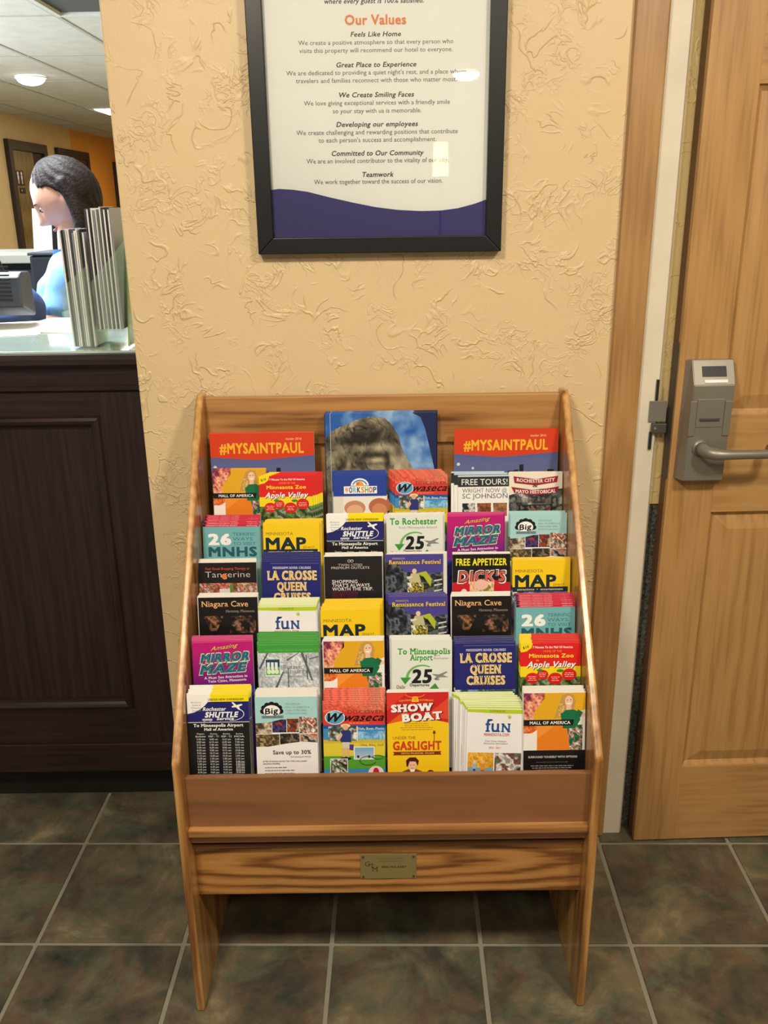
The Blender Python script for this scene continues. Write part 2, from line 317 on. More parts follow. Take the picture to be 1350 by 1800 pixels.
class Art:
    """u to the right 0..100, v down from the top, in hundredths of the cover width"""
    def __init__(s, W_, H_): s.W, s.H = W_, H_; s.v = []; s.f = []; s.c = []; s.n = 0; s.vmax = H_/W_*100
    def lay(s, P, F, C, dz=None):
        z0 = .00006+.000022*s.n; s.n += 1 if dz is None else 2
        b = len(s.v)
        for i, (u, v) in enumerate(P): s.v.append(((u/100-.5)*s.W, -(z0+(dz[i] if dz is not None else 0)), s.H-v/100*s.W))
        s.f += [tuple(i+b for i in f) for f in F]
        s.c += [lin(C)]*len(P) if isinstance(C, tuple) else C
    def rect(s, u0, v0, u1, v1, c): s.lay([(u0, v0), (u0, v1), (u1, v1), (u1, v0)], [(0, 1, 2, 3)], c)
    def poly(s, P, c):
        from mathutils.geometry import tessellate_polygon
        F = tessellate_polygon([[Vector((p[0], p[1], 0)) for p in P]]); G = []
        for f in F:
            a, b, d = (P[i] for i in f)
            ar = (b[0]-a[0])*(d[1]-a[1])-(b[1]-a[1])*(d[0]-a[0])
            G.append(tuple(f) if ar < 0 else tuple(f[::-1]))
        s.lay(P, G, c)
    def ell(s, u, v, ru, rv, c, a0=0, a1=360, n=24): s.poly([(u+ru*math.cos(R(a0+(a1-a0)*i/n)), v+rv*math.sin(R(a0+(a1-a0)*i/n))) for i in range(n+(a1-a0 < 360))], c)
    def arc(s, u, v, ru, rv, w0, w1, c, a0, a1, n=20):
        o = [(u+ru*math.cos(R(a0+(a1-a0)*i/n)), v+rv*math.sin(R(a0+(a1-a0)*i/n))) for i in range(n+1)]
        q = []
        for i, (x, y) in enumerate(o):
            w = w0+(w1-w0)*i/n; q.append((u+(x-u)*(1-w/ru), v+(y-v)*(1-w/rv)))
        s.poly(o+q[::-1], c)
    def grid(s, u0, v0, u1, v1, nu, nv, fn):
        U_, V_ = np.meshgrid(np.linspace(0, 1, nu+1), np.linspace(0, 1, nv+1))
        C = np.asarray(fn(U_, V_), float).reshape(-1, 3)/255
        C = np.clip(C, 0, 1); C = np.where(C <= .04045, C/12.92, ((C+.055)/1.055)**2.4)
        P = [(u0+a*(u1-u0), v0+b*(v1-v0)) for a, b in zip(U_.ravel(), V_.ravel())]
        F = [(j*(nu+1)+i, (j+1)*(nu+1)+i, (j+1)*(nu+1)+i+1, j*(nu+1)+i+1) for j in range(nv) for i in range(nu)]
        s.lay(P, F, [tuple(c) for c in C])
    def photo(s, u0, v0, u1, v1, cols, seed, fr=5, sharp=4, n=None):
        cols = np.array(cols, float); k = len(cols); asp = (v1-v0)/(u1-u0)
        def fn(a, b):
            t = fbm(a*fr, b*fr*asp, seed); t = np.clip((t-.28)/.44, 0, .999)*(k-1)
            i = np.floor(t); f = np.clip((t-i-.5)*sharp+.5, 0, 1)
            c = cols[i.astype(int)]*(1-f[..., None])+cols[np.minimum(i+1, k-1).astype(int)]*f[..., None]
            return c*(.82+.36*hsh(np.floor(a*nu), np.floor(b*nv), seed+5))[..., None]
        nu = n or max(6, int((u1-u0)*.55)); nv = max(4, int(nu*asp))
        s.grid(u0, v0, u1, v1, nu, nv, fn)
    def text(s, t, u0, u1, base, cap, c, bold=0, it=0, serif=False, rot=0, arcv=0):
        V, T = glyphs(t, bold); V = V.copy(); T = list(T)
        if serif:
            st = .16; ex = []
            for (y, h0, h1) in ((.012, 0, .06), (CAP-.012, CAP-.06, CAP)):
                iv = []
                for a, b, d in T:
                    ys = V[[a, b, d], 1]; xs = V[[a, b, d], 0]
                    if ys.min() <= y <= ys.max():
                        q = []
                        for i, j in ((0, 1), (1, 2), (2, 0)):
                            if (ys[i]-y)*(ys[j]-y) <= 0 and ys[i] != ys[j]: q.append(xs[i]+(y-ys[i])/(ys[j]-ys[i])*(xs[j]-xs[i]))
                        if len(q) > 1: iv.append((min(q), max(q)))
                iv.sort(); mg = []
                for a, b in iv:
                    if mg and a <= mg[-1][1]+.008: mg[-1][1] = max(mg[-1][1], b)
                    else: mg.append([a, b])
                for a, b in mg:
                    if .03 < b-a < st: ex.append((a-.055, b+.055, h0, h1))
            st_ = 0
            for a, b, h0, h1 in ex:
                n = len(V); V = np.vstack([V, [(a, h0), (b, h0), (b, h1), (a, h1)]]); T += [(n, n+1, n+2), (n, n+2, n+3)]
        dz = None
        if bold > .004 and T:                       # a heavier weight: the same glyphs set again a hair aside
            n = len(V); b_ = min(bold, .11); V0 = V; T0 = list(T)
            for q, (ox, oy) in enumerate(((b_, b_*.8), (-b_, b_*.8), (b_, -b_*.8), (-b_, -b_*.8))+(((b_, 0), (-b_, 0), (0, b_*.8), (0, -b_*.8)) if b_ > .05 else ())):
                V = np.vstack([V, V0+np.array([[ox, oy]])*.8]); T += [(i+n*(q+1), j+n*(q+1), k_+n*(q+1)) for i, j, k_ in T0]
            dz = [4.5e-6*(i//n) for i in range(len(V))]
        if it: V[:, 0] += V[:, 1]*it
        x0, x1 = V[:, 0].min(), V[:, 0].max()
        k = (u1-u0)/max(x1-x0, 1e-6)
        X = u0+(V[:, 0]-x0)*k; Y = V[:, 1]*cap/CAP
        if arcv: Y = Y+arcv*(1-((X-(u0+u1)/2)/((u1-u0)/2))**2)
        if rot:
            cx = (u0+u1)/2; ca, sa = math.cos(R(rot)), math.sin(R(rot)); dx = X-cx
            X, Y = cx+dx*ca-Y*sa, dx*sa+Y*ca
        P = [(a, base-b) for a, b in zip(X, Y)]
        s.lay(P, T, c, dz)
    def lines(s, u0, u1, v, n, dv, h, c, seed=1, mid=False):
        rnd = random.Random(seed); P = []; F = []
        for i in range(n):
            w = (u1-u0)*rnd.uniform(.6, 1); x = (u0+u1)/2-w/2 if mid else u0; e = x+w
            while x < e-.5:
                L_ = min(rnd.uniform(2, 7), e-x); b = len(P); y = v+i*dv
                P += [(x, y), (x, y+h), (x+L_, y+h), (x+L_, y)]; F.append((b, b+1, b+2, b+3)); x += L_+1.2
        s.lay(P, F, c)
    def mesh(s, name, m):
        me = bpy.data.meshes.new(name); me.from_pydata(s.v, [], s.f)
        a = me.color_attributes.new('ink', 'FLOAT_COLOR', 'POINT')
        d = np.ones((len(s.v), 4), np.float32); d[:, :3] = np.array(s.c); a.data.foreach_set('color', d.ravel())
        me.materials.append(m); me.update(); return me
WH = (246, 246, 244); BK = (24, 23, 24)
BW, BH = .1055, .234

def d_mall(a):
    a.rect(0, 0, 100, 97, (228, 172, 36))
    a.photo(0, 0, 34, 50, [(120, 44, 84), (196, 96, 90), (226, 140, 116), (236, 176, 140), (170, 60, 70)], 3, 4)
    a.poly([(34, 0), (46, 0), (30, 14), (24, 30), (30, 50), (34, 50)], (228, 172, 36)); a.poly([(34, 50), (18, 50), (16, 34), (30, 14), (40, 3)], (228, 172, 36))
    a.rect(0, 56, 22, 97, (240, 234, 226)); a.photo(0, 54, 24, 68, [(150, 50, 30), (226, 110, 50), (240, 150, 90)], 8, 3)
    a.poly([(22, 56), (84, 56), (84, 97), (22, 97)], (234, 130, 34)); a.poly([(22, 56), (50, 56), (24, 76), (20, 72)], (240, 150, 60))
    a.poly([(0, 78), (22, 62), (22, 97), (0, 97)], (242, 238, 232))
    a.poly([(86, 34), (100, 28), (100, 97), (80, 97), (84, 60)], (240, 236, 232))
    a.photo(58, 54, 96, 97, [(20, 90, 60), (36, 120, 76), (226, 150, 150), (20, 80, 56), (240, 236, 230)], 5, 6)
    a.poly([(58, 54), (70, 54), (76, 97), (58, 97)], (234, 130, 34))
    a.poly([(62, 5), (70, 1), (80, 3), (84, 14), (82, 26), (86, 36), (76, 38), (64, 40), (50, 42), (54, 30), (58, 18)], (196, 152, 84))
    a.photo(56, 18, 66, 40, [(150, 104, 50), (206, 166, 96), (226, 190, 120)], 4, 4)
    a.ell(73, 14, 6.5, 9, (240, 200, 168)); a.poly([(68, 17.5), (78, 16.5), (74, 20)], WH); a.rect(69.5, 11.5, 71.5, 12.8, (60, 40, 30)); a.rect(75, 11, 77, 12.3, (60, 40, 30))
    a.rect(69, 21, 77, 30, (236, 194, 162)); a.poly([(60, 36), (68, 29), (80, 28), (90, 32), (92, 46), (84, 60), (64, 60)], (24, 112, 72))
    a.poly([(88, 32), (100, 34), (100, 39), (90, 42)], (238, 198, 168)); a.poly([(88, 28), (96, 33), (92, 42), (84, 40)], (30, 104, 70))
    a.poly([(0, 45), (82, 45), (80, 55), (0, 55)], (26, 22, 22)); a.text('MALL OF AMERICA', 10, 76, 52.6, 5, WH, .02)
    a.rect(0, 97, 100, a.vmax, (24, 22, 24)); a.text('SURROUND YOURSELF WITH OPTIONS', 8, 88, 110, 3.4, (220, 214, 210), .02)
    a.lines(10, 84, 117, 1, 4, .8, (120, 110, 110), 3, True); a.lines(6, 88, 123, 4, 3.6, 1.2, (160, 156, 156), 5, True)
def d_zoo(a):
    a.rect(0, 0, 100, 42, (222, 34, 34)); a.rect(0, 40, 100, 62, (246, 220, 28))
    a.photo(0, 58, 100, 100, [(40, 60, 30), (100, 120, 60), (150, 160, 140), (60, 70, 50), (90, 140, 60)], 6, 6)
    a.rect(0, 100, 100, a.vmax, (230, 226, 210)); a.lines(8, 92, 108, 16, 6, 1.6, (70, 90, 50), 4)
    a.poly([(0, 55), (30, 52), (70, 53), (100, 50), (100, 46), (0, 44)], (246, 220, 28))
    a.text('7 Minutes To the Mall Of America', 20, 86, 9, 3.6, WH, .02, .1); a.text('HOME OF THE', 38, 68, 16, 3.6, (240, 150, 40), .01)
    a.text('Minnesota Zoo', 14, 88, 25, 6.5, (250, 226, 60), .025); a.text('in', 26, 30, 31, 3, (250, 226, 60))
    a.text('Apple Valley', 11, 93, 42.5, 10, (130, 16, 16), .05, .3); a.text('Apple Valley', 10, 92, 41.6, 10, WH, .03, .3)
    a.poly([(0, 0), (20, 0), (18, 8), (10, 14), (0, 16)], (246, 220, 28)); a.text('$10', 4, 14, 9, 4, (40, 90, 40), .03, rot=15)
    for u, v, r in ((20, 60, 11), (37, 54, 9.5), (58, 61, 12), (81, 54, 12)):
        a.ell(u, v, r, r*.85, (214, 34, 32)); a.lines(u-r*.7, u+r*.7, v-3, 3, 3, .9, (250, 214, 200), int(u), True)
    a.ell(32, 46.5, 5, 2.4, (60, 140, 50)); a.ell(66, 47.5, 6, 2.6, (60, 140, 50))
def d_workshop(a):
    a.rect(0, 0, 100, 40, (38, 66, 156)); a.rect(0, 40, 100, a.vmax, (238, 232, 226))
    a.ell(50, 20, 17, 14, WH, 180, 360); a.arc(50, 20, 14, 11, 2.5, 2.5, (80, 130, 190), 190, 350); a.ell(50, 18, 7, 6, (240, 160, 60)); a.ell(46, 16, 3, 3, (226, 110, 50))
    a.rect(20, 21, 82, 35, WH)
    for i, ch in enumerate('WORKSHOP'): a.text(ch, 22+i*7.5, 28.4+i*7.5, 33, 10, [(226, 120, 70), (60, 80, 140), (120, 190, 220), (60, 60, 90), (230, 160, 60), (90, 170, 120), (200, 90, 80), (60, 80, 140)][i], .04)
    a.rect(0, 40, 18, 80, (226, 220, 212)); a.ell(40, 62, 20, 14, (196, 140, 104)); a.ell(86, 60, 20, 16, (180, 108, 74)); a.ell(86, 66, 14, 12, (206, 138, 98)); a.ell(40, 67, 15, 11, (224, 176, 140))
    a.rect(0, 84, 100, 160, (224, 214, 196)); a.lines(10, 90, 96, 10, 6, 1.4, (80, 80, 110), 3)
def d_waseca(a):
    a.rect(0, 0, 100, 38, (216, 60, 52)); a.photo(0, 0, 100, 16, [(206, 56, 50), (226, 90, 70), (214, 120, 96)], 9, 3, 1)
    a.rect(0, 37, 100, 62, (70, 140, 200)); a.rect(0, 37, 100, 43, (34, 84, 160)); a.rect(0, 62, 100, 92, (226, 204, 60)); a.rect(0, 62, 100, 68, (206, 186, 60))
    a.rect(0, 90, 100, 114, (88, 160, 52)); a.rect(0, 112, 100, a.vmax, (60, 140, 196))
    a.ell(19, 24, 16.5, 12, (226, 240, 246)); a.ell(19, 24, 15, 11, (90, 160, 200)); a.ell(16, 20, 10, 6, (150, 204, 228)); a.text('W', 7, 33, 31, 14, (20, 20, 24), .05, .4)
    a.text('DISCOVER', 40, 98, 17, 5, (110, 36, 30), .0); a.text('waseca', 35, 99, 30, 13, (22, 16, 18), .02, .45)
    a.lines(42, 88, 33, 1, 3, 1.4, (240, 170, 90), 3)
    a.photo(8, 39, 54, 64, [(220, 222, 220), (120, 130, 120), (60, 70, 60), (196, 200, 196)], 4, 3)
    a.rect(54, 39, 56, 64, (230, 226, 210)); a.text('Fish, Boat, Picnic', 57, 99, 45, 4, (220, 236, 250), .01)
    a.photo(56, 48, 100, 62, [(80, 150, 206), (150, 200, 226), (110, 176, 220)], 2, 2, 1)
    a.text('Hike, Bike, Golf', 60, 98, 73, 4, (160, 140, 50), .01)
    a.rect(49, 74, 83, 96, (240, 240, 236)); a.grid(50.5, 75.5, 81.5, 94.5, 8, 8, lambda x, y: np.stack([110+80*y, 170+30*y, 214+0*y], -1)); a.ell(56, 91, 2, 2.4, (40, 50, 60)); a.ell(74, 91, 2, 2.4, (40, 50, 60))
    a.ell(36, 38, 8, 3.4, (236, 214, 176)); a.ell(36, 41, 4.6, 4.6, (222, 176, 140)); a.poly([(28, 46), (44, 46), (45, 66), (28, 66)], (44, 54, 124)); a.poly([(28, 48), (22, 62), (25, 64), (31, 54)], (226, 180, 146))
    a.rect(30, 66, 42, 76, (214, 206, 190)); a.rect(31, 76, 34.5, 93, (224, 178, 146)); a.rect(38, 76, 41.5, 93, (224, 178, 146)); a.poly([(42, 70), (49, 70), (48, 80), (42, 79)], (90, 50, 140))
    a.ell(36, 94, 9, 2.6, (24, 50, 26)); a.arc(72, 98, 14, 8, 1.2, 1.2, (30, 90, 30), 20, 330); a.arc(88, 92, 9, 4, 1, 1, (30, 90, 30), 0, 350)
    a.rect(10, 94, 39, 130, (240, 240, 234)); a.photo(11, 95, 38, 130, [(60, 90, 50), (220, 220, 210), (110, 110, 96), (40, 40, 40), (236, 200, 180)], 6, 4)
    a.text('Shop & Dine', 42, 72, 124, 4, (40, 80, 150), .02, .2); a.ell(85, 120, 13, 13, (240, 216, 220)); a.ell(85, 118, 5, 8, (190, 40, 60)); a.ell(82, 124, 4, 5, (150, 30, 40))
def d_tours(a):
    a.rect(0, 0, 100, a.vmax, (240, 240, 238)); a.rect(0, 0, 100, 3, (196, 216, 230)); a.rect(0, 3, 100, 22, (44, 48, 50)); a.text('FREE TOURS!', 7, 93, 18.5, 11, WH)
    a.text('WRIGHT NOW @', 8, 92, 33, 8, (70, 74, 80), -.004); a.text('SC JOHNSON', 8, 93, 44, 9, (60, 66, 90))
    a.photo(8, 53, 32, 78, [(30, 30, 32), (200, 200, 196), (90, 90, 90)], 3, 3); a.photo(36, 53, 62, 78, [(150, 180, 210), (150, 80, 50), (110, 60, 40)], 4, 2); a.photo(66, 53, 92, 78, [(160, 190, 210), (170, 110, 70), (120, 90, 70)], 7, 2)
    a.lines(8, 90, 86, 14, 6, 1.4, (120, 120, 120), 3)
def d_rochcity(a):
    a.rect(0, 0, 100, 34, (236, 228, 210)); a.photo(0, 30, 100, 75, [(226, 226, 216), (170, 170, 164), (90, 94, 96), (40, 42, 44), (120, 130, 110)], 9, 5)
    a.poly([(0, 42), (30, 34), (60, 30), (100, 28), (100, 24), (0, 28)], (232, 226, 212)); a.rect(0, 75, 100, a.vmax, (230, 226, 216)); a.lines(8, 90, 82, 14, 6, 1.4, (120, 90, 80), 3)
    a.poly([(8, 6), (50, 12), (92, 6), (90, 18), (50, 24), (10, 19)], (160, 34, 46)); a.poly([(4, 26), (50, 33), (94, 26), (90, 38), (50, 42), (10, 38)], (160, 34, 46))
    a.text('ROCHESTER CITY', 14, 86, 15.5, 6, WH, .02, serif=True, arcv=-3); a.text('&', 44, 54, 27, 6, (90, 60, 50), .02); a.text('MAYO HISTORICAL', 12, 88, 37, 6, WH, .02, serif=True, arcv=-2)
    a.text('Trolley Tours', 20, 76, 54, 9, (110, 90, 80), 0, .4); a.rect(18, 60, 82, 76, (34, 36, 38)); a.photo(22, 62, 78, 74, [(30, 30, 30), (120, 110, 100), (50, 60, 60), (180, 60, 50)], 5, 6)
def d_mnhs(a):
    a.rect(0, 0, 100, 5, (206, 40, 70)); a.ell(2.5, 2.5, 2.4, 2.4, (30, 30, 60)); a.text('MINNESOTA HISTORICAL SOCIETY', 7, 62, 3.8, 2.2, (240, 190, 196), .02); a.text('mnhs.org', 78, 96, 3.8, 2.2, (240, 190, 196), .02)
    a.rect(0, 5, 100, a.vmax, (116, 178, 184)); a.text('26', 9, 50, 37, 18.5, WH, .06)
    for i, t in enumerate(('TERRIFIC', 'WAYS', 'TO VISIT')): a.text(t, 53, (93, 88, 93)[i], 21.5+i*8.5, 5.6, (52, 116, 130), .0)
    a.text('MNHS', 9, 95, 58, 16, (38, 92, 104), .05); a.rect(0, 66, 100, 92, (150, 190, 190)); a.lines(9, 90, 98, 15, 6, 1.6, (220, 240, 240), 3)
def d_map(a):
    a.rect(0, 0, 100, a.vmax, (246, 206, 28)); a.text('MINNESOTA', 5, 53, 22, 5.5, (120, 104, 30)); a.text('MAP', 4, 76, 47, 20, (22, 44, 56), .045); a.text('2016/17', 70, 90, 46, 4, (90, 80, 30))
    a.rect(0, 47.5, 96, 56, (30, 46, 66)); a.text('attractions  •  entertainment', 8, 88, 53.6, 3.6, (230, 220, 180), .015)
    a.photo(0, 56, 96, 130, [(120, 120, 170), (176, 160, 190), (90, 100, 150), (60, 70, 110), (200, 200, 210)], 4, 4)
def d_shuttle(a):
    a.rect(0, 0, 100, 46, (36, 36, 108)); a.rect(30, 0, 100, 12, (248, 226, 20));  a.rect(0, 0, 38, 12, WH); a.poly([(0, 0), (10, 0), (10, 20), (0, 20)], WH)
    a.poly([(0, 4), (38, 4), (35, 11), (29, 18), (21, 24.5), (11, 29.5), (0, 32)], WH)
    a.text('UNDER NEW OWNERSHIP!', 34, 92, 10, 3.4, (60, 56, 30), .02, serif=True)
    for i, t in enumerate(('Airport', 'Shuttle &', 'Charter', 'Service')): a.text(t, 6+i % 2*2, 23-i % 2, 14+i*4.6, 2.8, (130, 130, 150))
    a.text('Rochester', 25, 63, 27, 6, WH, .03, .25); a.text('SHUTTLE', 28, 83, 38, 8.5, WH, .06, .25); a.text('Service', 47, 75, 42.8, 4.6, WH, .04, .25)
    a.arc(72, 33, 20, 11, 1.4, .5, WH, -60, 100)
    a.poly([(72, 13), (75, 13), (80, 18), (88, 16), (90, 18), (84, 20.5), (86, 26), (83.5, 26), (79, 21.5), (73, 22), (72, 20), (76, 18.6)], WH)
    a.rect(24, 40.5, 40, 43.5, (206, 206, 220)); a.ell(27, 44, 1.6, 1.6, (160, 160, 180)); a.ell(37, 44, 1.6, 1.6, (160, 160, 180)); a.rect(0, 46, 100, 47, (210, 210, 220))
    a.rect(0, 47, 100, a.vmax, (26, 26, 30)); a.text('To Minneapolis Airport', 9, 90, 54, 5, WH, .03, serif=True); a.text('Mall of America', 26, 73, 60.5, 4.2, WH, .03, serif=True)
    for i, (h, k) in enumerate((('Depart', 'Rochester'), ('Arrive', 'MSP - T1'), ('Arrive', 'MSP - T2'), ('Arrive', 'MOA'))):
        c = 20+i*21; g = (206, 206, 206)
        a.text(h, c-6, c+6, 67, 2.8, g, .01, serif=True); a.text(k, c-8.5, c+8.5, 71.5, 2.8, g, .02, serif=True)
        for j in range(13):
            hh = (3, 5, 6, 7, 8, 9, 11, 12, 1, 3, 5, 6, 8)[j]+(0, 1, 1, 2)[i]; mm = ('30', '00', '15', '40')[(i+j) % 4]
            a.text(f"{(hh-1) % 12+1}:{mm} {'am' if j < 6 else 'pm'}", c-7, c+7, 76.4+j*4.7, 2.9, g, .015, serif=True)
    a.lines(8, 92, 137, 1, 3, 1.2, (150, 150, 150), 6)
def d_toroch(a, l1='To Rochester', l2='from Minneapolis Airport', two=False):
    a.grid(0, 0, 100, a.vmax, 2, 6, lambda x, y: np.stack([228-10*y, 232-10*y, 226-10*y], -1))
    g = (70, 160, 62); k = 0
    if two:
        a.text('To Minneapolis', 10, 97, 24, 9.5, g, .04, serif=True); a.text('Airport', 30, 68, 34.5, 9.5, g, .04, serif=True); a.text('from', 70, 80, 28, 3.6, (130, 130, 130)); a.text('Rochester', 70, 95, 33, 3.6, (130, 130, 130)); k = 12
    else:
        a.text(l1, 6, 90, 17, 11, g, .045); a.text(l2, 22, 90, 24.5, 4.4, (130, 134, 130))
    a.arc(50, 54+k, 27, 24, 5, 2, (110, 180, 90), 175, 300); a.poly([(14, 52+k), (32, 52+k), (22, 64+k)], (60, 150, 54)); a.poly([(62, 72+k), (80, 74+k), (72, 62+k)], (60, 150, 54))
    a.text('25', 32, 67, 61+k, 22, (26, 26, 28), .05, .12); a.poly([(66, 46+k), (78, 47+k), (90, 42+k), (93, 43+k), (85, 48+k), (94, 52+k), (80, 52+k), (72, 56+k), (70, 55+k), (74, 51+k)], (130, 134, 134)); a.text('MSP', 72, 79, 57+k, 2.6, BK, .03)
    a.text('Departures', 30, 62, 67+k, 4.5, (50, 46, 40), .03); a.text('Daily', 8, 22, 71+k, 6, (150, 120, 100), .03); a.lines(8, 90, 86+k, 14, 6, 1.5, (110, 120, 110), 3)
def d_mirror(a):
    a.grid(0, 0, 100, a.vmax, 2, 12, lambda x, y: np.stack([190-110*np.clip(y*2.6-.2, 0, 1), 24+20*y, 118+20*y], -1))
    a.poly([(0, 0), (100, 0), (100, 3), (0, 5)], (210, 60, 130)); a.text('Amazing', 31, 78, 15.5, 6.5, (90, 14, 60), .02, .5, rot=8); a.text('Amazing', 30, 77, 15, 6.5, (246, 190, 90), .012, .5, rot=8)
    def two(t, u0, u1, base, cap, rot):
        a.text(t, u0-1, u1+1, base+.8, cap+1.6, (226, 236, 226), .13, .28, rot=rot); a.text(t, u0, u1, base, cap, (24, 96, 60), .095, .28, rot=rot)
        a.text(t, u0+1, u1-1, base-.4, cap-.6, (96, 190, 60), .05, .28, rot=rot)
        V, T = glyphs(t, .05); a.text(t, u0+1.2, u1-1, base-.4, cap-.6, (40, 84, 156), .02, .28, rot=rot)
    two('MIRROR', 12, 94, 36, 13, 3); two('MAZE', 10, 92, 55, 14, 4)
    a.text('A Must See Attraction in', 18, 90, 65, 4.2, (236, 226, 240), .03, serif=True, rot=3); a.text('Twin Cities, Minnesota', 24, 88, 71, 4.2, (236, 226, 240), .03, serif=True, rot=3)
    a.photo(0, 78, 100, 130, [(60, 30, 110), (40, 60, 160), (120, 40, 140)], 4, 4)
def d_big(a):
    a.rect(0, 0, 100, 46, (168, 214, 216)); a.rect(0, 44, 100, a.vmax, (240, 238, 238))
    a.photo(0, 40, 26, 62, [(60, 60, 60), (150, 120, 90), (200, 190, 170), (90, 60, 40)], 3, 3); a.photo(27, 38, 50, 60, [(40, 50, 110), (80, 60, 120), (30, 34, 60), (150, 60, 60)], 4, 3)
    a.photo(51, 37, 70, 60, [(150, 60, 40), (60, 50, 50), (206, 170, 130), (50, 40, 40)], 5, 3); a.photo(71, 34, 100, 62, [(200, 90, 60), (60, 80, 60), (226, 216, 200), (150, 60, 40), (230, 226, 220)], 6, 5)
    a.photo(0, 63, 38, 84, [(96, 80, 50), (140, 116, 70), (70, 60, 40), (170, 150, 110)], 7, 4); a.photo(39, 62, 71, 82, [(30, 28, 26), (70, 60, 50), (24, 24, 24), (120, 110, 90)], 8, 5); a.photo(72, 63, 100, 84, [(60, 90, 60), (40, 50, 40), (180, 170, 160), (200, 80, 40)], 9, 4)
    a.poly([(0, 44), (20, 43), (45, 37), (70, 33), (100, 36), (100, 30), (0, 30)], (168, 214, 216)); a.poly([(0, 84), (20, 84), (50, 79), (75, 76), (100, 78), (100, 90), (0, 90)], (240, 238, 238))
    for k in range(7):
        t = R(180+k*30); a.ell(27+14*math.cos(t), 24+12*math.sin(t), 5, 4.4, (24, 24, 26))
    a.ell(27, 23, 14.5, 11, (24, 24, 26)); a.ell(27, 23.5, 13.5, 10, WH); a.text('Big', 16, 38, 28, 9.5, (24, 24, 26), .03, .1, rot=5); a.rect(10, 31, 46, 36, (130, 160, 160)); a.text('ADVENTURE PASS', 12, 44, 35, 3, (40, 60, 60), .02)
    for i, t in enumerate(('THE OFFICIAL', 'MALL OF AMERICA &', 'TWIN CITIES AREA', 'ATTRACTION PASS')): a.text(t, 49, (74, 88, 84, 84)[i], 13.5+i*5.3, 3, (150, 172, 170))
    a.text('Save up to 30%', 27, 89, 97, 6.6, (56, 54, 60), .02); a.text('OFF REGULAR PRICES', 55, 89, 103, 2.4, (110, 106, 110))
    a.text('at Mall of America and the Twin Cities most popular', 10, 82, 110, 2.6, (90, 86, 90), .01); a.text('attractions including:', 10, 38, 114, 2.6, (90, 86, 90), .01); a.lines(13, 66, 119, 4, 5, 1.4, (130, 128, 132), 4)
def d_tang(a):
    a.rect(0, 0, 100, 36, (30, 26, 28)); a.text('Feel Good Shopping Therapy at', 12, 88, 12.5, 4, (200, 84, 40), .015); a.text('Tangerine', 11, 89, 26, 10.5, (214, 208, 204), -.012); a.ell(44, 24, 4.6, 4.6, (232, 116, 50))
    a.photo(0, 36, 100, 75, [(160, 60, 60), (220, 190, 160), (90, 110, 60), (226, 120, 110), (120, 70, 60), (200, 190, 190)], 7, 9); a.rect(35, 46, 53, 60, (220, 220, 214)); a.rect(53, 38, 59, 60, (90, 140, 60))
    a.rect(0, 75, 100, a.vmax, (60, 46, 44))
def d_lax(a):
    a.rect(0, 0, 100, a.vmax, (38, 40, 116)); a.rect(14, 4, 98, 4.7, (120, 120, 176)); a.text('MISSISSIPPI RIVER CRUISES', 18, 84, 14, 3.8, (206, 206, 226), .03, serif=True)
    for t, u0, u1, b, c in (('LA CROSSE', 8, 94, 33, 15, ), ('QUEEN', 25, 76, 52, 14), ('CRUISES', 19, 83, 71, 14)):
        a.text(t, u0+.8, u1+.8, b+.8, c, (90, 60, 30), .06, serif=True); a.text(t, u0, u1, b, c, (250, 240, 214), .055, serif=True); a.text(t, u0+.8, u1-.8, b-.4, c-.8, (232, 196, 110), .03, serif=True)
    a.photo(0, 80, 100, 140, [(60, 80, 150), (130, 160, 200), (60, 90, 70), (220, 220, 220)], 4, 4)
def d_outlets(a):
    a.rect(0, 0, 100, a.vmax, (34, 30, 32)); a.arc(43, 8, 2.6, 2.4, .8, .8, (210, 206, 206), 0, 359); a.arc(48, 8, 2.6, 2.4, .8, .8, (210, 206, 206), 0, 359)
    a.text('TWIN CITIES', 24, 66, 17, 4, (196, 190, 190)); a.text('PREMIUM OUTLETS', 12, 78, 22, 4, (196, 190, 190), .01)
    for i, t in enumerate(('SHOPPING', "THAT'S ALWAYS", 'WORTH THE TRIP.')): a.text(t, 13, (57, 78, 84)[i], 47+i*6.6, 5.6, (226, 220, 220), .02)
    a.text('OUTLETS OPEN', 13, 57, 67, 5.4, (120, 30, 56), .01); a.text('EVERY DAY.', 13, 57, 73, 5.4, (120, 30, 56), .01)
def d_ren(a):
    a.rect(0, 0, 100, 32, (76, 66, 148)); a.photo(0, 14, 100, 80, [(20, 20, 26), (46, 50, 60), (96, 104, 112), (30, 30, 36), (60, 70, 60)], 6, 7)
    a.poly([(20, 14), (100, 14), (100, 32), (60, 36), (32, 30)], (76, 66, 148)); a.rect(0, 80, 100, a.vmax, (60, 50, 110)); a.text('Renaissance Festival', 7, 97, 18, 7.5, (70, 40, 20), .04, serif=True); a.text('Renaissance Festival', 6, 96, 17.4, 7.2, (240, 206, 110), .02, serif=True)
    a.ell(50, 30, 4, 4.5, (230, 200, 170)); a.poly([(44, 34), (58, 34), (62, 52), (46, 56), (40, 46)], (196, 190, 140)); a.poly([(54, 34), (70, 30), (80, 44), (78, 58), (66, 40)], (176, 190, 50))
    a.photo(38, 50, 66, 74, [(230, 226, 210), (40, 40, 34), (196, 180, 60), (90, 80, 50)], 3, 5); a.poly([(36, 40), (48, 38), (46, 42), (38, 44)], (220, 220, 200))
    for v in (26, 34, 44): a.poly([(84, v+20), (98, v+18), (98, v+20), (84, v+23)], (210, 210, 200))
    a.text('MINNESOTA', 12, 34, 9, 3, (196, 180, 120), .01)
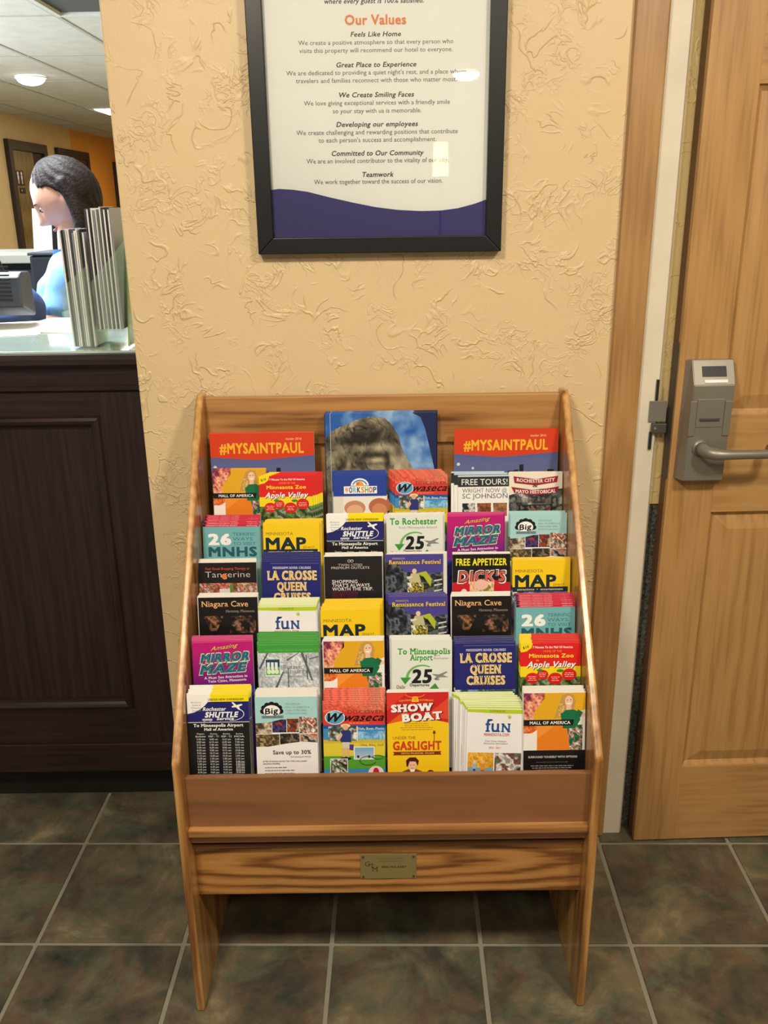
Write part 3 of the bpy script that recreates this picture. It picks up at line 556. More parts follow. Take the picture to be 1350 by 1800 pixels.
def d_dick(a):
    a.rect(0, 0, 100, 60, (28, 20, 24)); a.text("FREE APPETIZER", 6, 95, 20, 12, (40, 30, 10), .07); a.text("FREE APPETIZER", 6, 94, 19.6, 11.6, (244, 236, 50), .035)
    a.poly([(0, 60), (0, 50), (40, 44), (60, 44), (100, 50), (100, 90), (0, 90)], (200, 34, 44)); a.text("DICK'S", 8, 94, 50, 20, (235, 235, 236), .11, .1); a.text("DICK'S", 10, 92, 49, 18.5, (20, 30, 50), .07, .1); a.text("DICK'S", 11, 91, 48, 17, (226, 96, 80), .02, .1)
    a.photo(30, 48, 72, 74, [(226, 180, 140), (240, 206, 170), (120, 150, 60), (200, 130, 80)], 3, 4); a.ell(50, 54, 12, 9, (236, 196, 176)); a.ell(20, 66, 5, 5, (236, 226, 226)); a.rect(0, 90, 100, a.vmax, (150, 30, 36))
def d_niag(a):
    a.rect(0, 0, 100, a.vmax, (24, 21, 22)); a.text('Niagara Cave', 5, 84, 16, 9.5, (236, 186, 130), .01, serif=True); a.text('Harmony, Minnesota', 46, 95, 26, 4.4, (150, 136, 126), .01, serif=True)
    a.photo(5, 32, 42, 58, [(24, 21, 22), (60, 42, 30), (150, 104, 70), (90, 64, 44)], 6, 6); a.poly([(0, 30), (8, 32), (20, 60), (0, 62)], (24, 21, 22)); a.poly([(42, 32), (50, 30), (44, 62), (28, 62)], (24, 21, 22))
    a.photo(52, 32, 96, 62, [(24, 21, 22), (24, 21, 22), (70, 50, 40), (140, 100, 80)], 12, 6); a.rect(0, 62, 100, 80, (26, 22, 22))
def d_fun(a):
    a.rect(0, 0, 100, a.vmax, (240, 238, 240)); a.poly([(0, 0), (100, 0), (100, 9), (50, 9), (0, 7)], (184, 208, 40)); a.rect(0, 0, 100, 2.2, (232, 238, 196)); a.text('COUPON BOOK', 36, 62, 6.5, 3, (90, 110, 40), .01)  # pale strip along the top: overexposed glare on the page edges, painted in
    a.text('fu', 30, 54, 40, 21, (34, 80, 150), .02, serif=True); a.text('N', 56, 71, 40, 14, (34, 80, 150), .035, serif=True)
    a.text('☀', 66, 72, 16, 5, (206, 216, 60)); a.ell(69, 15, 2.6, 2.6, (176, 206, 60)); a.text('MINNESOTA.COM', 28, 69, 47.5, 5, (196, 96, 90), .03)
    a.text('Twin Cities Vacation', 30, 65, 57.5, 3, (90, 90, 96)); a.text('Attraction information', 28, 67, 61.5, 3, (90, 90, 96)); a.text('2016 - 2017', 37, 56, 69, 3.4, (206, 96, 90), .02)
    a.photo(3, 76, 45, 108, [(230, 176, 60), (214, 156, 44), (240, 200, 110)], 3, 2, 1); a.rect(3, 102, 45, 112, (120, 170, 200)); a.ell(14, 92, 2.6, 3, (236, 200, 170)); a.rect(11, 95, 17, 104, (160, 190, 220)); a.rect(12, 104, 16, 111, (50, 70, 120)); a.ell(28, 92, 2.8, 3, (226, 190, 150)); a.rect(24, 95, 32, 106, (226, 150, 60)); a.rect(25, 106, 31, 111, (120, 80, 60))
    a.photo(47, 76, 90, 112, [(60, 50, 46), (150, 150, 140), (220, 220, 216), (110, 70, 60), (90, 110, 90)], 9, 3)
def d_louis(a):
    a.rect(0, 0, 100, 14, (66, 158, 62)); a.text('ST. LOUIS PARK VISITOR INFORMATION', 11, 90, 11, 2.6, (120, 200, 110)); a.photo(0, 14, 100, 80, [(200, 206, 210), (170, 178, 184), (214, 218, 222), (150, 158, 164)], 3, 3, 1)
    for p in (((46, 26), (66, 14), (68, 14), (48, 28)), ((70, 14), (74, 14), (90, 62), (87, 62)), ((78, 18), (80, 18), (82, 60), (80, 60)), ((84, 24), (100, 20), (100, 22), (84, 26)), ((24, 78), (40, 46), (42, 46), (28, 80)), ((48, 40), (49.5, 40), (50, 80), (48, 80)), ((0, 40), (14, 14), (17, 14), (3, 42))): a.poly(list(p), (90, 96, 104))
    a.rect(0, 80, 100, a.vmax, (214, 218, 220)); a.rect(11, 24, 36, 54, (230, 236, 240)); a.rect(12, 25, 35, 40, (30, 70, 90)); a.rect(12, 38, 35, 52, (110, 180, 90))
    for u in (14, 20.5, 27): a.rect(u, 30, u+4.6, 42, (230, 236, 240)); a.ell(u+3, 46, 3.4, 4, (226, 240, 214))
    a.text('Discover', 41, 73, 41, 6.4, (100, 104, 110), -.004, serif=True); a.text('St. Louis Park', 41, 88, 49, 6.4, (100, 104, 110), -.004, serif=True); a.text('MINNESOTA', 50, 80, 56, 3, (130, 134, 140))
def d_show(a):
    a.rect(0, 0, 100, a.vmax, (244, 202, 30)); a.poly([(0, 0), (100, 0), (100, 52), (72, 46), (50, 45), (28, 47), (0, 53)], (206, 38, 40)); a.poly([(0, 0), (34, 0), (0, 30)], (226, 60, 46)); a.poly([(100, 10), (100, 46), (62, 40)], (224, 76, 46)); a.poly([(0, 53), (30, 30), (44, 45), (28, 47)], (226, 96, 40))
    a.arc(46, 2, 16, 7, 1, 1, (240, 160, 50), 10, 170); a.poly([(42, 7), (50, 7), (52, 16), (40, 16)], (246, 196, 50)); a.rect(43, 9, 49, 10, (206, 60, 40)); a.rect(43, 12, 49, 13, (206, 60, 40)); a.text('CENTENNIAL  SHOWBOAT', 20, 76, 15.5, 2.6, (250, 190, 80), .01, arcv=1.5)
    a.text('SHOW', 9, 77, 32.4, 11.5, (110, 16, 20), .08, serif=True, rot=2); a.text('SHOW', 7, 75, 31.4, 11.5, WH, .065, serif=True, rot=2); a.text('BOAT', 27, 92, 48, 12, (110, 16, 20), .08, serif=True, rot=4); a.text('BOAT', 25, 90, 47, 12, WH, .065, serif=True, rot=4)
    a.lines(20, 76, 52, 4, 3.4, 1, (190, 140, 30), 3, True); a.text('UNDER THE', 9, 46, 79, 5, (160, 110, 40), .0); a.text('GASLIGHT', 9, 88, 97, 14, (206, 64, 34), .05)
    a.rect(76, 70, 77, 84, (120, 50, 20)); a.poly([(74, 70), (79, 70), (78, 65), (75, 65)], (120, 50, 20)); a.poly([(9, 100), (88, 100), (86, 103), (88, 106), (9, 106), (11, 103)], (130, 44, 22)); a.text('WITH MUSICAL OLIOS', 22, 76, 104.4, 2.8, (240, 190, 90), .02)
    a.poly([(22, 140), (24, 134), (34, 130), (46, 130), (56, 134), (58, 140)], (120, 70, 60)); a.ell(40, 124, 7, 9, (240, 196, 156)); a.poly([(31, 125), (30, 115), (36, 110), (46, 110), (51, 116), (49, 125), (46, 117), (36, 117), (33, 126)], (70, 30, 26)); a.rect(37, 122.5, 38.6, 123.6, BK); a.rect(42, 122.5, 43.6, 123.6, BK); a.rect(38, 128, 42, 128.8, (170, 60, 50)); a.poly([(36, 131), (45, 131), (40, 140)], WH)
    a.ell(70, 137, 6, 5, (70, 30, 26)); a.ell(70, 139, 4, 4.4, (240, 196, 156))
def d_saint(a):
    a.rect(0, 0, 100, 24, (216, 66, 34)); a.grid(0, 20, 100, 120, 4, 16, lambda x, y: np.stack([86+90*y, 96+90*y, 150+50*y], -1))
    a.poly([(0, 0), (100, 0), (100, 22), (50, 26), (40, 26), (0, 23)], (216, 66, 34)); a.text('Insider 2016', 73, 88, 7, 2.2, (246, 200, 160), .01, .2); a.text('#MYSAINTPAUL', 9, 90, 19.5, 9.6, (244, 186, 50), .04)
    a.ell(4, 33, 1.6, 1.6, (220, 226, 236)); a.ell(18, 37, 1.2, 1.2, (220, 226, 236))
    for u, w, h in ((52, 6, 3), (58, 4, 4), (63, 4, 9), (70, 5, 2.5), (76, 4, 2), (90, 6, 4), (84, 4, 2)): a.rect(u, 43-h, u+w, 50, (36, 38, 44))
    a.rect(66, 41, 88, 42, (220, 220, 200)); a.photo(0, 43, 100, 125, [(40, 50, 60), (90, 100, 80), (150, 140, 110), (60, 60, 90)], 6, 8)
def d_rock(a):
    def sky(x, y):
        t = fbm(x*9, y*11, 3)[..., None]; t = np.clip((t-.35)*2.4, 0, 1); return (1-t)*np.array([44, 96, 176])+t*np.array([150, 186, 224])
    a.grid(0, 0, 100, 135, 50, 60, sky); a.poly([(78, 0), (100, 0), (100, 60), (96, 40), (90, 14), (86, 4)], (34, 40, 84)); a.rect(0, 0, 6, 8, (40, 90, 170))
    top = lambda u: np.interp(u, [0, 6, 14, 20, 26, 34, 44, 54, 60, 66, 68, 71, 76, 82], [24, 16, 12, 10, 7, 4, 3, 4.5, 10, 20, 28, 36, 45, 56])+.35*math.sin(u*1.7)
    P = []; F = []; C = []; n = 84; nv = 74
    G = lambda u, v, a, b, ra, rb: math.exp(-((u-a)/ra)**2-((v-b)/rb)**2)
    for i in range(n+1):
        u = 82*i/n; t0 = float(top(u))
        for j in range(nv+1):
            v = t0+(135-t0)*(j/nv)**1.4; P.append((u, v))
            w = 6*float(vn(np.array(u/14), np.array(v/14), 4)); f1 = float(fbm(np.array(u/7+w*.3), np.array(v/11), 8)); f2 = float(fbm(np.array(u/2.2), np.array(v/1.6), 21)); cr = abs(float(fbm(np.array(u/9+w*.2), np.array(v/20), 33))-.5)
            q = .25+.75*f1+.25*(f2-.5)-.35*max(0, 1-cr/.03)
            q += -.55*G(u, v, 30, 24, 26, 6)+.34*G(u, v, 42, 30, 24, 4)-.50*G(u, v, 47, 38, 12, 3)+.20*G(u, v, 47, 42, 4, 2)-.34*G(u, v, 47, 45.5, 9, 1.6)+.18*G(u, v, 40, 54, 14, 3.5)+.25*G(u, v, 64, 60, 8, 10)-.4*G(u, v, 56, 44, 3, 14)-.25*G(u, v, 14, 60, 7, 30)+.12*G(u, v, 26, 11, 20, 3)-.30*G(u, v, 46, 14, 20, 9)+.22*G(u, v, 52, 58, 22, 9)
            q = min(1, max(0, .42+1.35*(q-.50))); c = (np.array([44, 40, 32])*(1-q)+np.array([196, 184, 156])*q)/255; C.append(tuple(float(z) for z in np.where(c <= .04045, c/12.92, ((c+.055)/1.055)**2.4)))
    for i in range(n):
        for j in range(nv):
            k = i*(nv+1)+j; F.append((k, k+1, k+nv+2, k+nv+1))
    a.lay(P, F, C); a.rect(5, 0, 5.6, 135, (150, 176, 200)); a.rect(0, 0, 1, 135, (40, 60, 90))
DES = {'mall': (d_mall, 'leaflet with a blonde woman in green on orange', 'orange shopping'), 'zoo': (d_zoo, 'red and yellow zoo leaflet with red apples', 'red and yellow zoo'),
       'workshop': (d_workshop, 'blue topped workshop leaflet with a white arched logo', 'blue workshop'), 'waseca': (d_waseca, 'red topped leaflet with a black script W badge', 'red W badge'),
       'tours': (d_tours, 'white and charcoal free tours leaflet', 'white free tours'), 'rochcity': (d_rochcity, 'cream historical tour leaflet with two dark red ribbons', 'cream historical tour'),
       'mnhs': (d_mnhs, 'teal leaflet with a big white 26', 'teal 26'), 'map': (d_map, 'yellow map leaflet with large dark lettering', 'yellow map'),
       'shuttle': (d_shuttle, 'navy and black shuttle timetable leaflet with white corner', 'navy shuttle timetable'), 'toroch': (d_toroch, 'white leaflet with green heading and black 25', 'green headed'),
       'tomin': (lambda a: d_toroch(a, two=True), 'grey white airport leaflet with two green heading lines', 'green headed airport'),
       'mirror': (d_mirror, 'magenta mirror maze leaflet with green and blue lettering', 'magenta mirror maze'), 'big': (d_big, 'pale aqua leaflet with black cloud-shaped Big badge', 'pale aqua Big badge'),
       'tang': (d_tang, 'black leaflet with pale thin lettering and orange dot', 'black orange-dot'), 'lax': (d_lax, 'navy river cruise leaflet with gold western lettering', 'navy river cruise'),
       'outlets': (d_outlets, 'black outlets leaflet with plain white lettering', 'black outlets'), 'ren': (d_ren, 'dark purple festival leaflet with gold lettering', 'dark purple festival'),
       'dick': (d_dick, 'black and red free appetizer leaflet with yellow heading', 'free appetizer'), 'niag': (d_niag, 'black cave leaflet with pale orange heading', 'black cave'),
       'fun': (d_fun, 'white coupon leaflet with lime top band and blue lettering', 'lime banded coupon'), 'louis': (d_louis, 'green topped city guide with grey photograph', 'green topped city guide'),
       'show': (d_show, 'red and yellow theatre leaflet with white slab lettering', 'red and yellow theatre')}
_pm = {}
def cover(key, W_=BW, H_=BH, fn=None):
    kk = (key, W_)
    if kk not in _pm:
        a = Art(W_, H_); (fn or DES[key][0])(a); _pm[kk] = a.mesh('cover_print', m_print)
    return _pm[kk]
def booklet_mesh(W_, H_, T_):
    """folded sheets: a thin body whose fore-edge shows the fold (slightly splayed leaves)"""
    bm = bmesh.new()
    for k in range(3): bx(bm, -W_/2+.0003*k, W_/2-.0004*(k % 2), T_*k/3, T_*(k+.82)/3, .0004*(k % 2), H_-.0006*k)
    me = bpy.data.meshes.new('booklet'); bm.to_mesh(me); bm.free(); me.materials.append(m_paper); return me
_bk = {}
def booklet(name, key, W_, H_, T_, loc, lean, ry, rz=0, fn=None, plain=False):
    kk = (W_, H_, T_)
    if kk not in _bk: _bk[kk] = booklet_mesh(*kk)
    o = bpy.data.objects.new(name, _bk[kk]); COL.objects.link(o)
    o.rotation_mode = 'XYZ'; o.matrix_world = Matrix.Translation(loc) @ Matrix.Rotation(rz, 4, 'Z') @ Matrix.Rotation(-lean, 4, 'X') @ Matrix.Rotation(ry, 4, 'Y')
    if plain: return o
    p = bpy.data.objects.new('cover_print', cover(key, W_, H_, fn)); COL.objects.link(p); p.parent = o
    return o

# ------------------------------------------------------------------ the setting
ZC = 2.36
WY = 1.726
# floor: grout bed and slate tiles
fl = box('floor', -4.2, 3.0, -5, 16, -.03, -.004, m_grout); props(fl, kind='structure')
A0 = atz(583, 1659, 0); A1 = atz(1109, 1660, 0); PT = (A1-A0).length/2; TH = math.atan2(A1.y-A0.y, A1.x-A0.x)
bm = bmesh.new(); bx(bm, .0045, PT-.0045, .0045, PT-.0045, -.012, 0, .0022)
tme = bpy.data.meshes.new('tile'); bm.to_mesh(tme); bm.free(); tme.materials.append(m_tile)
for i in range(-7, 8):
    for j in range(-6, 4):
        p = A0+Vector((math.cos(TH), math.sin(TH), 0))*PT*i+Vector((-math.sin(TH), math.cos(TH), 0))*PT*j
        if p.y > 1.86: continue
        t = bpy.data.objects.new('tile', tme); COL.objects.link(t); t.parent = fl
        t.location = Vector((p.x, p.y, random.uniform(-.0006, 0)))-fl.location; t.rotation_euler = (0, 0, TH)
# wall behind the rack, one slab with a door opening to its right
XL, XC = -.477, .4425
bm = bmesh.new(); bx(bm, XL, .50, WY, WY+.12, 0, ZC, .003)
props(obj('wall_back', bm, m_wall, origin=(0, WY, 0)), kind='structure')
props(box('wall_right', .66, 3.0, WY+.06, WY+.12, 0, ZC, m_wall), kind='structure')
# lobby side walls so the room closes away from the camera
props(box('wall_side', 2.9, 3.0, -5, WY+.05, 0, ZC, m_wall), kind='structure')
# door casing and painted frame
props(box('trim_1', XC, .5015, WY-.016, WY+.02, 0, ZC-.05, m_case, bev=.004), kind='structure')
bm = bmesh.new(); extr(bm, [(.5025, WY-.004), (.541, WY-.004), (.5460, WY+.003), (.5460, WY+.05), (.5025, WY+.05)], 0.0, ZC-.05, 'z')
props(obj('trim_2', bm, m_white, origin=(.5, WY, 0)), kind='structure')
zc = at(1150, 886, 1.745).z
props(box('trim_3', .5465, .60, 1.746, 1.79, zc, ZC, m_cream, bev=.001), kind='structure')
props(box('trim_4', .5465, .60, 1.752, 1.79, 0, zc-.001, m_speck), kind='structure')
# ------------------------------------------------------------------ door
dr = empty('door_1', (.5665, 1.690, .004)); props(dr, kind='structure'); dr.rotation_euler = (0, 0, R(1.6))
def dpart(name, m, *b, parent=dr, bev=.0012):
    bm = bmesh.new()
    for q in b: bx(bm, *q, bev)
    return obj(name, bm, m, parent, local=True)
DWD = .91
dpart('door_core', m_dooredge, (0.0005, DWD-.001, .014, .045, 0, 2.03), bev=.001)
for x0, x1 in ((0, .094), (.405, .505), (.816, DWD)): dpart('stile', m_door_z, (x0, x1, 0, .0145, 0, 2.03))
for z0, z1 in ((0, .196), (.80, 1.0), (1.585, 1.69), (1.92, 2.03)):
    for x0, x1 in ((.0935, .4055), (.5045, .8165)): dpart('rail', m_door_x, (x0, x1, .0002, .0145, z0, z1))
def raised(x0, x1, z0, z1):
    bm = bmesh.new(); rings = []
    for ins, y in ((-.001, .004), (.010, .0115), (.034, .0045), (.038, .0035)):
        rings.append([bm.verts.new((x, y, z)) for x, z in ((x0+ins, z0+ins), (x1-ins, z0+ins), (x1-ins, z1-ins), (x0+ins, z1-ins))])
    for a, b in zip(rings, rings[1:]):
        for k in range(4): bm.faces.new((a[k], a[(k+1) % 4], b[(k+1) % 4], b[k]))
    bm.faces.new(rings[-1])
    bk = [bm.verts.new((x, .0142, z)) for x, z in ((x0-.001, z0-.001), (x1+.001, z0-.001), (x1+.001, z1+.001), (x0-.001, z1+.001))]
    for k in range(4): bm.faces.new((bk[k], bk[(k+1) % 4], rings[0][(k+1) % 4], rings[0][k]))
    bm.faces.new(bk[::-1]); bmesh.ops.recalc_face_normals(bm, faces=bm.faces)
    obj('panel', bm, m_door_z, dr, local=True)
for x0, x1 in ((.094, .405), (.505, .816)):
    for z0, z1 in ((.196, .80), (1.0, 1.585), (1.69, 1.92)): raised(x0, x1, z0, z1)
dpart('edge_plate', m_steel_dk, (-.0012, .0008, .008, .036, .87, 1.14), bev=0)
# card lock with display and lever, fixed to the door
lk = empty('door_handle', (0, 0, 0), parent=dr)
def lockmesh():
    bm = bmesh.new()
    zb, zt, zd = .875, 1.066, 1.110
    back = [(.009, zb), (.104, zb), (.104, zd), (.011, zd)]
    front = [(.016, zb+.003), (.094, zb+.003), (.098, zt), (.020, zt)]
    B = [bm.verts.new((x, -.0005, z)) for x, z in back]; Fv = [bm.verts.new((x, -.034, z)) for x, z in front]
    tb = [bm.verts.new((.020, -.012, zd)), bm.verts.new((.098, -.012, zd))]
    for f in ((Fv[0], Fv[1], Fv[2], Fv[3]), (Fv[3], Fv[2], tb[1], tb[0]), (tb[0], tb[1], B[2], B[3]), (B[0], B[1], Fv[1], Fv[0]),
              (B[1], B[2], tb[1], Fv[2], Fv[1]), (B[3], B[0], Fv[0], Fv[3], tb[0]), (B[3], B[2], B[1], B[0])): bm.faces.new(f)
    bmesh.ops.recalc_face_normals(bm, faces=bm.faces)
    bmesh.ops.bevel(bm, geom=list(bm.edges), offset=.0012, segments=2, affect='EDGES')
    return bm
# the lock is a part; its display, cover and lever are sub-parts
lkm = obj('lock_body', lockmesh(), m_steel, dr, local=True); bpy.data.objects.remove(lk)
Ms = Matrix.Translation((0, -.023, 1.088)) @ Matrix.Rotation(R(-26.5), 4, 'X')
bm = bmesh.new(); bx(bm, .037, .083, -.0015, .0008, -.008, .012, M=Ms); obj('display', bm, m_plast, lkm, local=True)
bm = bmesh.new(); bx(bm, .040, .084, -.0020, .0004, -.0205, -.0145, M=Ms); obj('indicator_strip', bm, mat('white_strip', (236, 236, 232), .4), lkm, local=True)
dpart('side_clip', m_steel, (.0165, .029, -.0365, -.03, .968, 1.036), parent=lkm)
dpart('side_clip', m_steel, (.083, .0965, -.0365, -.03, .968, 1.036), parent=lkm)
dpart('cover_plate', m_steel, (.030, .082, -.0355, -.03, .985, 1.040), parent=lkm)
dpart('card_slot', m_steel_dk, (.036, .074, -.0385, -.034, .998, 1.003), parent=lkm, bev=.001)
bm = bmesh.new()
zl = .944
pts = [(.045, -.030, zl), (.045, -.052, zl), (.047, -.064, zl-.0005), (.055, -.073, zl-.001), (.067, -.078, zl-.002), (.085, -.0795, zl-.002), (.12, -.0795, zl-.002), (.155, -.0795, zl-.002), (.170, -.077, zl-.002), (.178, -.068, zl-.002), (.179, -.050, zl-.002), (.179, -.036, zl-.002)]
tube(bm, pts, [.0125, .0125, .012, .0115, .0105, .0092, .0088, .0088, .009, .009, .0088, .0085], 16); disc(bm, (.045, -.035, zl), .017, .004, 'y', 24)
obj('lever', bm, m_steel, lkm, smooth=True, local=True)
# latch pieces left on the frame
lt = empty('strike_latch', (.53, 1.72, 1.0)); props(lt, 'small grey metal strike latch fixed on the white door frame beside lock', 'latch')
p1 = at(1143, 705, 1.718); p2 = at(1170, 741, 1.718)
box('strike_plate', p1.x, p2.x, 1.7175, 1.7215, p2.z, p1.z, m_steel, lt, bev=.0008)
box('keeper', p1.x+.006, p2.x+.001, 1.712, 1.7215, p2.z-.022, p2.z-.003, m_steel_dk, lt, bev=.0015)
box('slot_edge', p1.x+.010, p1.x+.0145, 1.716, 1.7215, p1.z+.001, p1.z+.042, m_plast, lt)
box('slot_edge', p1.x+.004, p1.x+.009, 1.716, 1.7215, p2.z-.056, p2.z-.021, m_plast, lt)
bm = bmesh.new(); disc(bm, (p1.x+.012, 1.7115, p2.z-.012), .003, .002, 'y', 10); obj('screw', bm, m_steel, lt)

# ------------------------------------------------------------------ framed poster
pf = empty('framed_poster', (0, 1.72, 1.316)); props(pf, 'black framed hotel values poster behind glass hanging on plaster wall', 'poster')
x0, x1, z0, z1, fw = -.2245, .2215, 1.3155, 1.985, .0285
for nm, P in (('bottom', [(x0, z0), (x1, z0), (x1-fw, z0+fw), (x0+fw, z0+fw)]), ('top', [(x0, z1), (x0+fw, z1-fw), (x1-fw, z1-fw), (x1, z1)]),
              ('left', [(x0, z0), (x0+fw, z0+fw), (x0+fw, z1-fw), (x0, z1)]), ('right', [(x1, z0), (x1, z1), (x1-fw, z1-fw), (x1-fw, z0+fw)])):
    bm = bmesh.new(); extr(bm, P, 1.700, 1.7245, 'y', bev=.0015); obj('frame_bar', bm, m_black, pf)
box('backing', x0+fw-.004, x1-fw+.004, 1.7155, 1.722, z0+fw-.004, z1-fw+.004, m_paper, pf)
PWm, PHm = x1-x0-2*fw+.004, z1-z0-2*fw+.004
a = Art(PWm, PHm); a.rect(0, 0, 100, a.vmax, (242, 240, 236))
def pu(x, y, Yq=1.712):
    q = at(x, y, Yq); return ((q.x-(x0+x1)/2)/PWm+.5)*100, (z0+fw-.002+PHm-q.z)/PWm*100
wave = [(468, 334), (490, 332), (515, 333.5), (540, 337), (580, 347), (620, 356), (660, 364), (700, 369), (740, 371), (775, 370), (805, 366), (835, 358), (856, 350)]
Wv = [pu(*q) for q in wave]; Wv[0] = (0, Wv[0][1]); Wv[-1] = (100, Wv[-1][1])
a.poly(Wv+[(100, a.vmax), (0, a.vmax)], (46, 38, 112))
TL = [('where every guest is 100% satisfied.', 570, 745, 6, .02, .2), ('Feels Like Home', 616, 705, 64, .02, .2), ('We create a positive atmosphere so that every person who', 524, 797, 79, 0, 0),
      ('visits this property will recommend our hotel to everyone.', 526, 796, 93, 0, 0), ('Great Place to Experience', 591, 732, 118, .02, .2), ("We are dedicated to providing a quiet night's rest, and a place where", 503, 820, 132.5, 0, 0),
      ('travelers and families reconnect with those who matter most.', 520, 803, 146, 0, 0), ('We Create Smiling Faces', 596, 728, 171, .02, .2), ('We love giving exceptional services with a friendly smile', 534, 791, 185.5, 0, 0),
      ('so your stay with us is memorable.', 585, 741, 199, 0, 0), ('Developing our employees', 591, 735, 223, .02, .2), ('We create challenging and rewarding positions that contribute', 521, 805, 237.5, 0, 0),
      ("to each person's success and accomplishment.", 560, 767, 250.5, 0, 0), ('Committed to Our Community', 583, 745, 274, .02, .2), ('We are an involved contributor to the vitality of our city.', 539, 789, 287.5, 0, 0),
      ('Teamwork', 637, 692, 311, .02, .2), ('We work together toward the success of our vision.', 552, 778, 324, 0, 0)]
for t, xa, xb, yb, bo, it in TL:
    ua, va = pu(xa, yb); ub, _ = pu(xb, yb); c = pu(xa, yb-(8.6 if bo else 8.0))
    a.text(t, ua, ub, va, va-c[1], (52, 50, 52) if bo else (96, 94, 94), bo, it)
ua, va = pu(606, 43); ub, _ = pu(714, 43); a.text('Our Values', ua, ub, va, va-pu(606, 26)[1], (232, 138, 88), .03)
po = bpy.data.objects.new('poster_print', a.mesh('poster_print', m_printm)); COL.objects.link(po); po.parent = pf
po.location = Vector(((x0+x1)/2, 1.7152, z0+fw-.002))-pf.location
box('glass', x0+fw-.003, x1-fw+.003, 1.7105, 1.7118, z0+fw-.003, z1-fw+.003, m_glass, pf)

# ------------------------------------------------------------------ brochure rack
rk = empty('brochure_rack', (0, 1.48, 0)); props(rk, 'oak floor standing brochure rack with six stepped rows of leaflets', 'rack')
SX = .3565
side = [(1.712, 0.0), (1.246, 0.0), (1.243, .30), (1.247, .532), (1.655, 1.040), (1.680, 1.060), (1.712, 1.060)]
for s in (-1, 1):
    bm = bmesh.new(); xs = sorted((s*SX, s*(SX-.0145))); extr(bm, side, xs[0], xs[1], 'x', bev=.0045)
    obj('side_panel', bm, m_oak_z, rk, smooth=False)
IX = SX-.0140
box('top_rail', -IX, IX, 1.690, 1.706, .958, 1.052, m_oak_x, rk, bev=.002)
box('back_panel', -IX, IX, 1.702, 1.710, .56, .97, m_oak_x, rk)
bm = bmesh.new(); bx(bm, -IX, IX, 1.266, 1.277, .360, .4925, .0015); obj('front_lip', bm, m_lip, rk)
box('lip_ledge', -IX, IX, 1.254, 1.2785, .380, .3945, m_oak_x, rk, bev=.003)
box('apron', -IX, IX, 1.290, 1.306, .227, .352, m_apron, rk, bev=.002)
DY = .058; YF = 1.281
m_tier = wood('tier_board', ((84, 50, 24), (104, 64, 32), (122, 78, 42)), 'x')
# maker's plate
q1 = at(633, 1502, 1.289); q2 = at(732, 1543, 1.289)
pl = box('maker_plate', q1.x, q2.x, 1.2882, 1.2898, q2.z, q1.z, m_brass, rk, bev=.0005)
pw = q2.x-q1.x; a = Art(pw, q1.z-q2.z)
K = (62, 56, 34)
a.text('THE BROCHURE COMPANY', 29, 80, 10.5, 3, (110, 98, 60), .0); a.text('MINNEAPOLIS, MN', 33, 76, 16, 2.6, (110, 98, 60), 0)
a.text('G', 8, 17, 25, 10, K, 0, serif=True); a.text('T', 17, 24, 29, 9, K, 0, serif=True); a.text('M', 21, 31, 37, 10, K, 0, serif=True); a.text("800-765-6287", 38, 82, 29, 4, K, .03)
t = bpy.data.objects.new('plate_lettering', a.mesh('plate_lettering', m_printm)); COL.objects.link(t); t.parent = pl; t.location = Vector(((q1.x+q2.x)/2, 1.2881, q2.z))-wloc(pl)
for px, pz in ((q1.x+.005, q1.z-.005), (q2.x-.005, q1.z-.005), (q1.x+.005, q2.z+.005), (q2.x-.005, q2.z+.005)):
    bm = bmesh.new(); disc(bm, (px, 1.2878, pz), .0022, .002, 'y', 10); obj('screw', bm, m_steel_dk, pl)

# ------------------------------------------------------------------ leaflets, every one of them
LEAN = R(11); ROWN = ['lowest', 'second-lowest', 'third-lowest', 'third-highest', 'second-highest', 'highest']
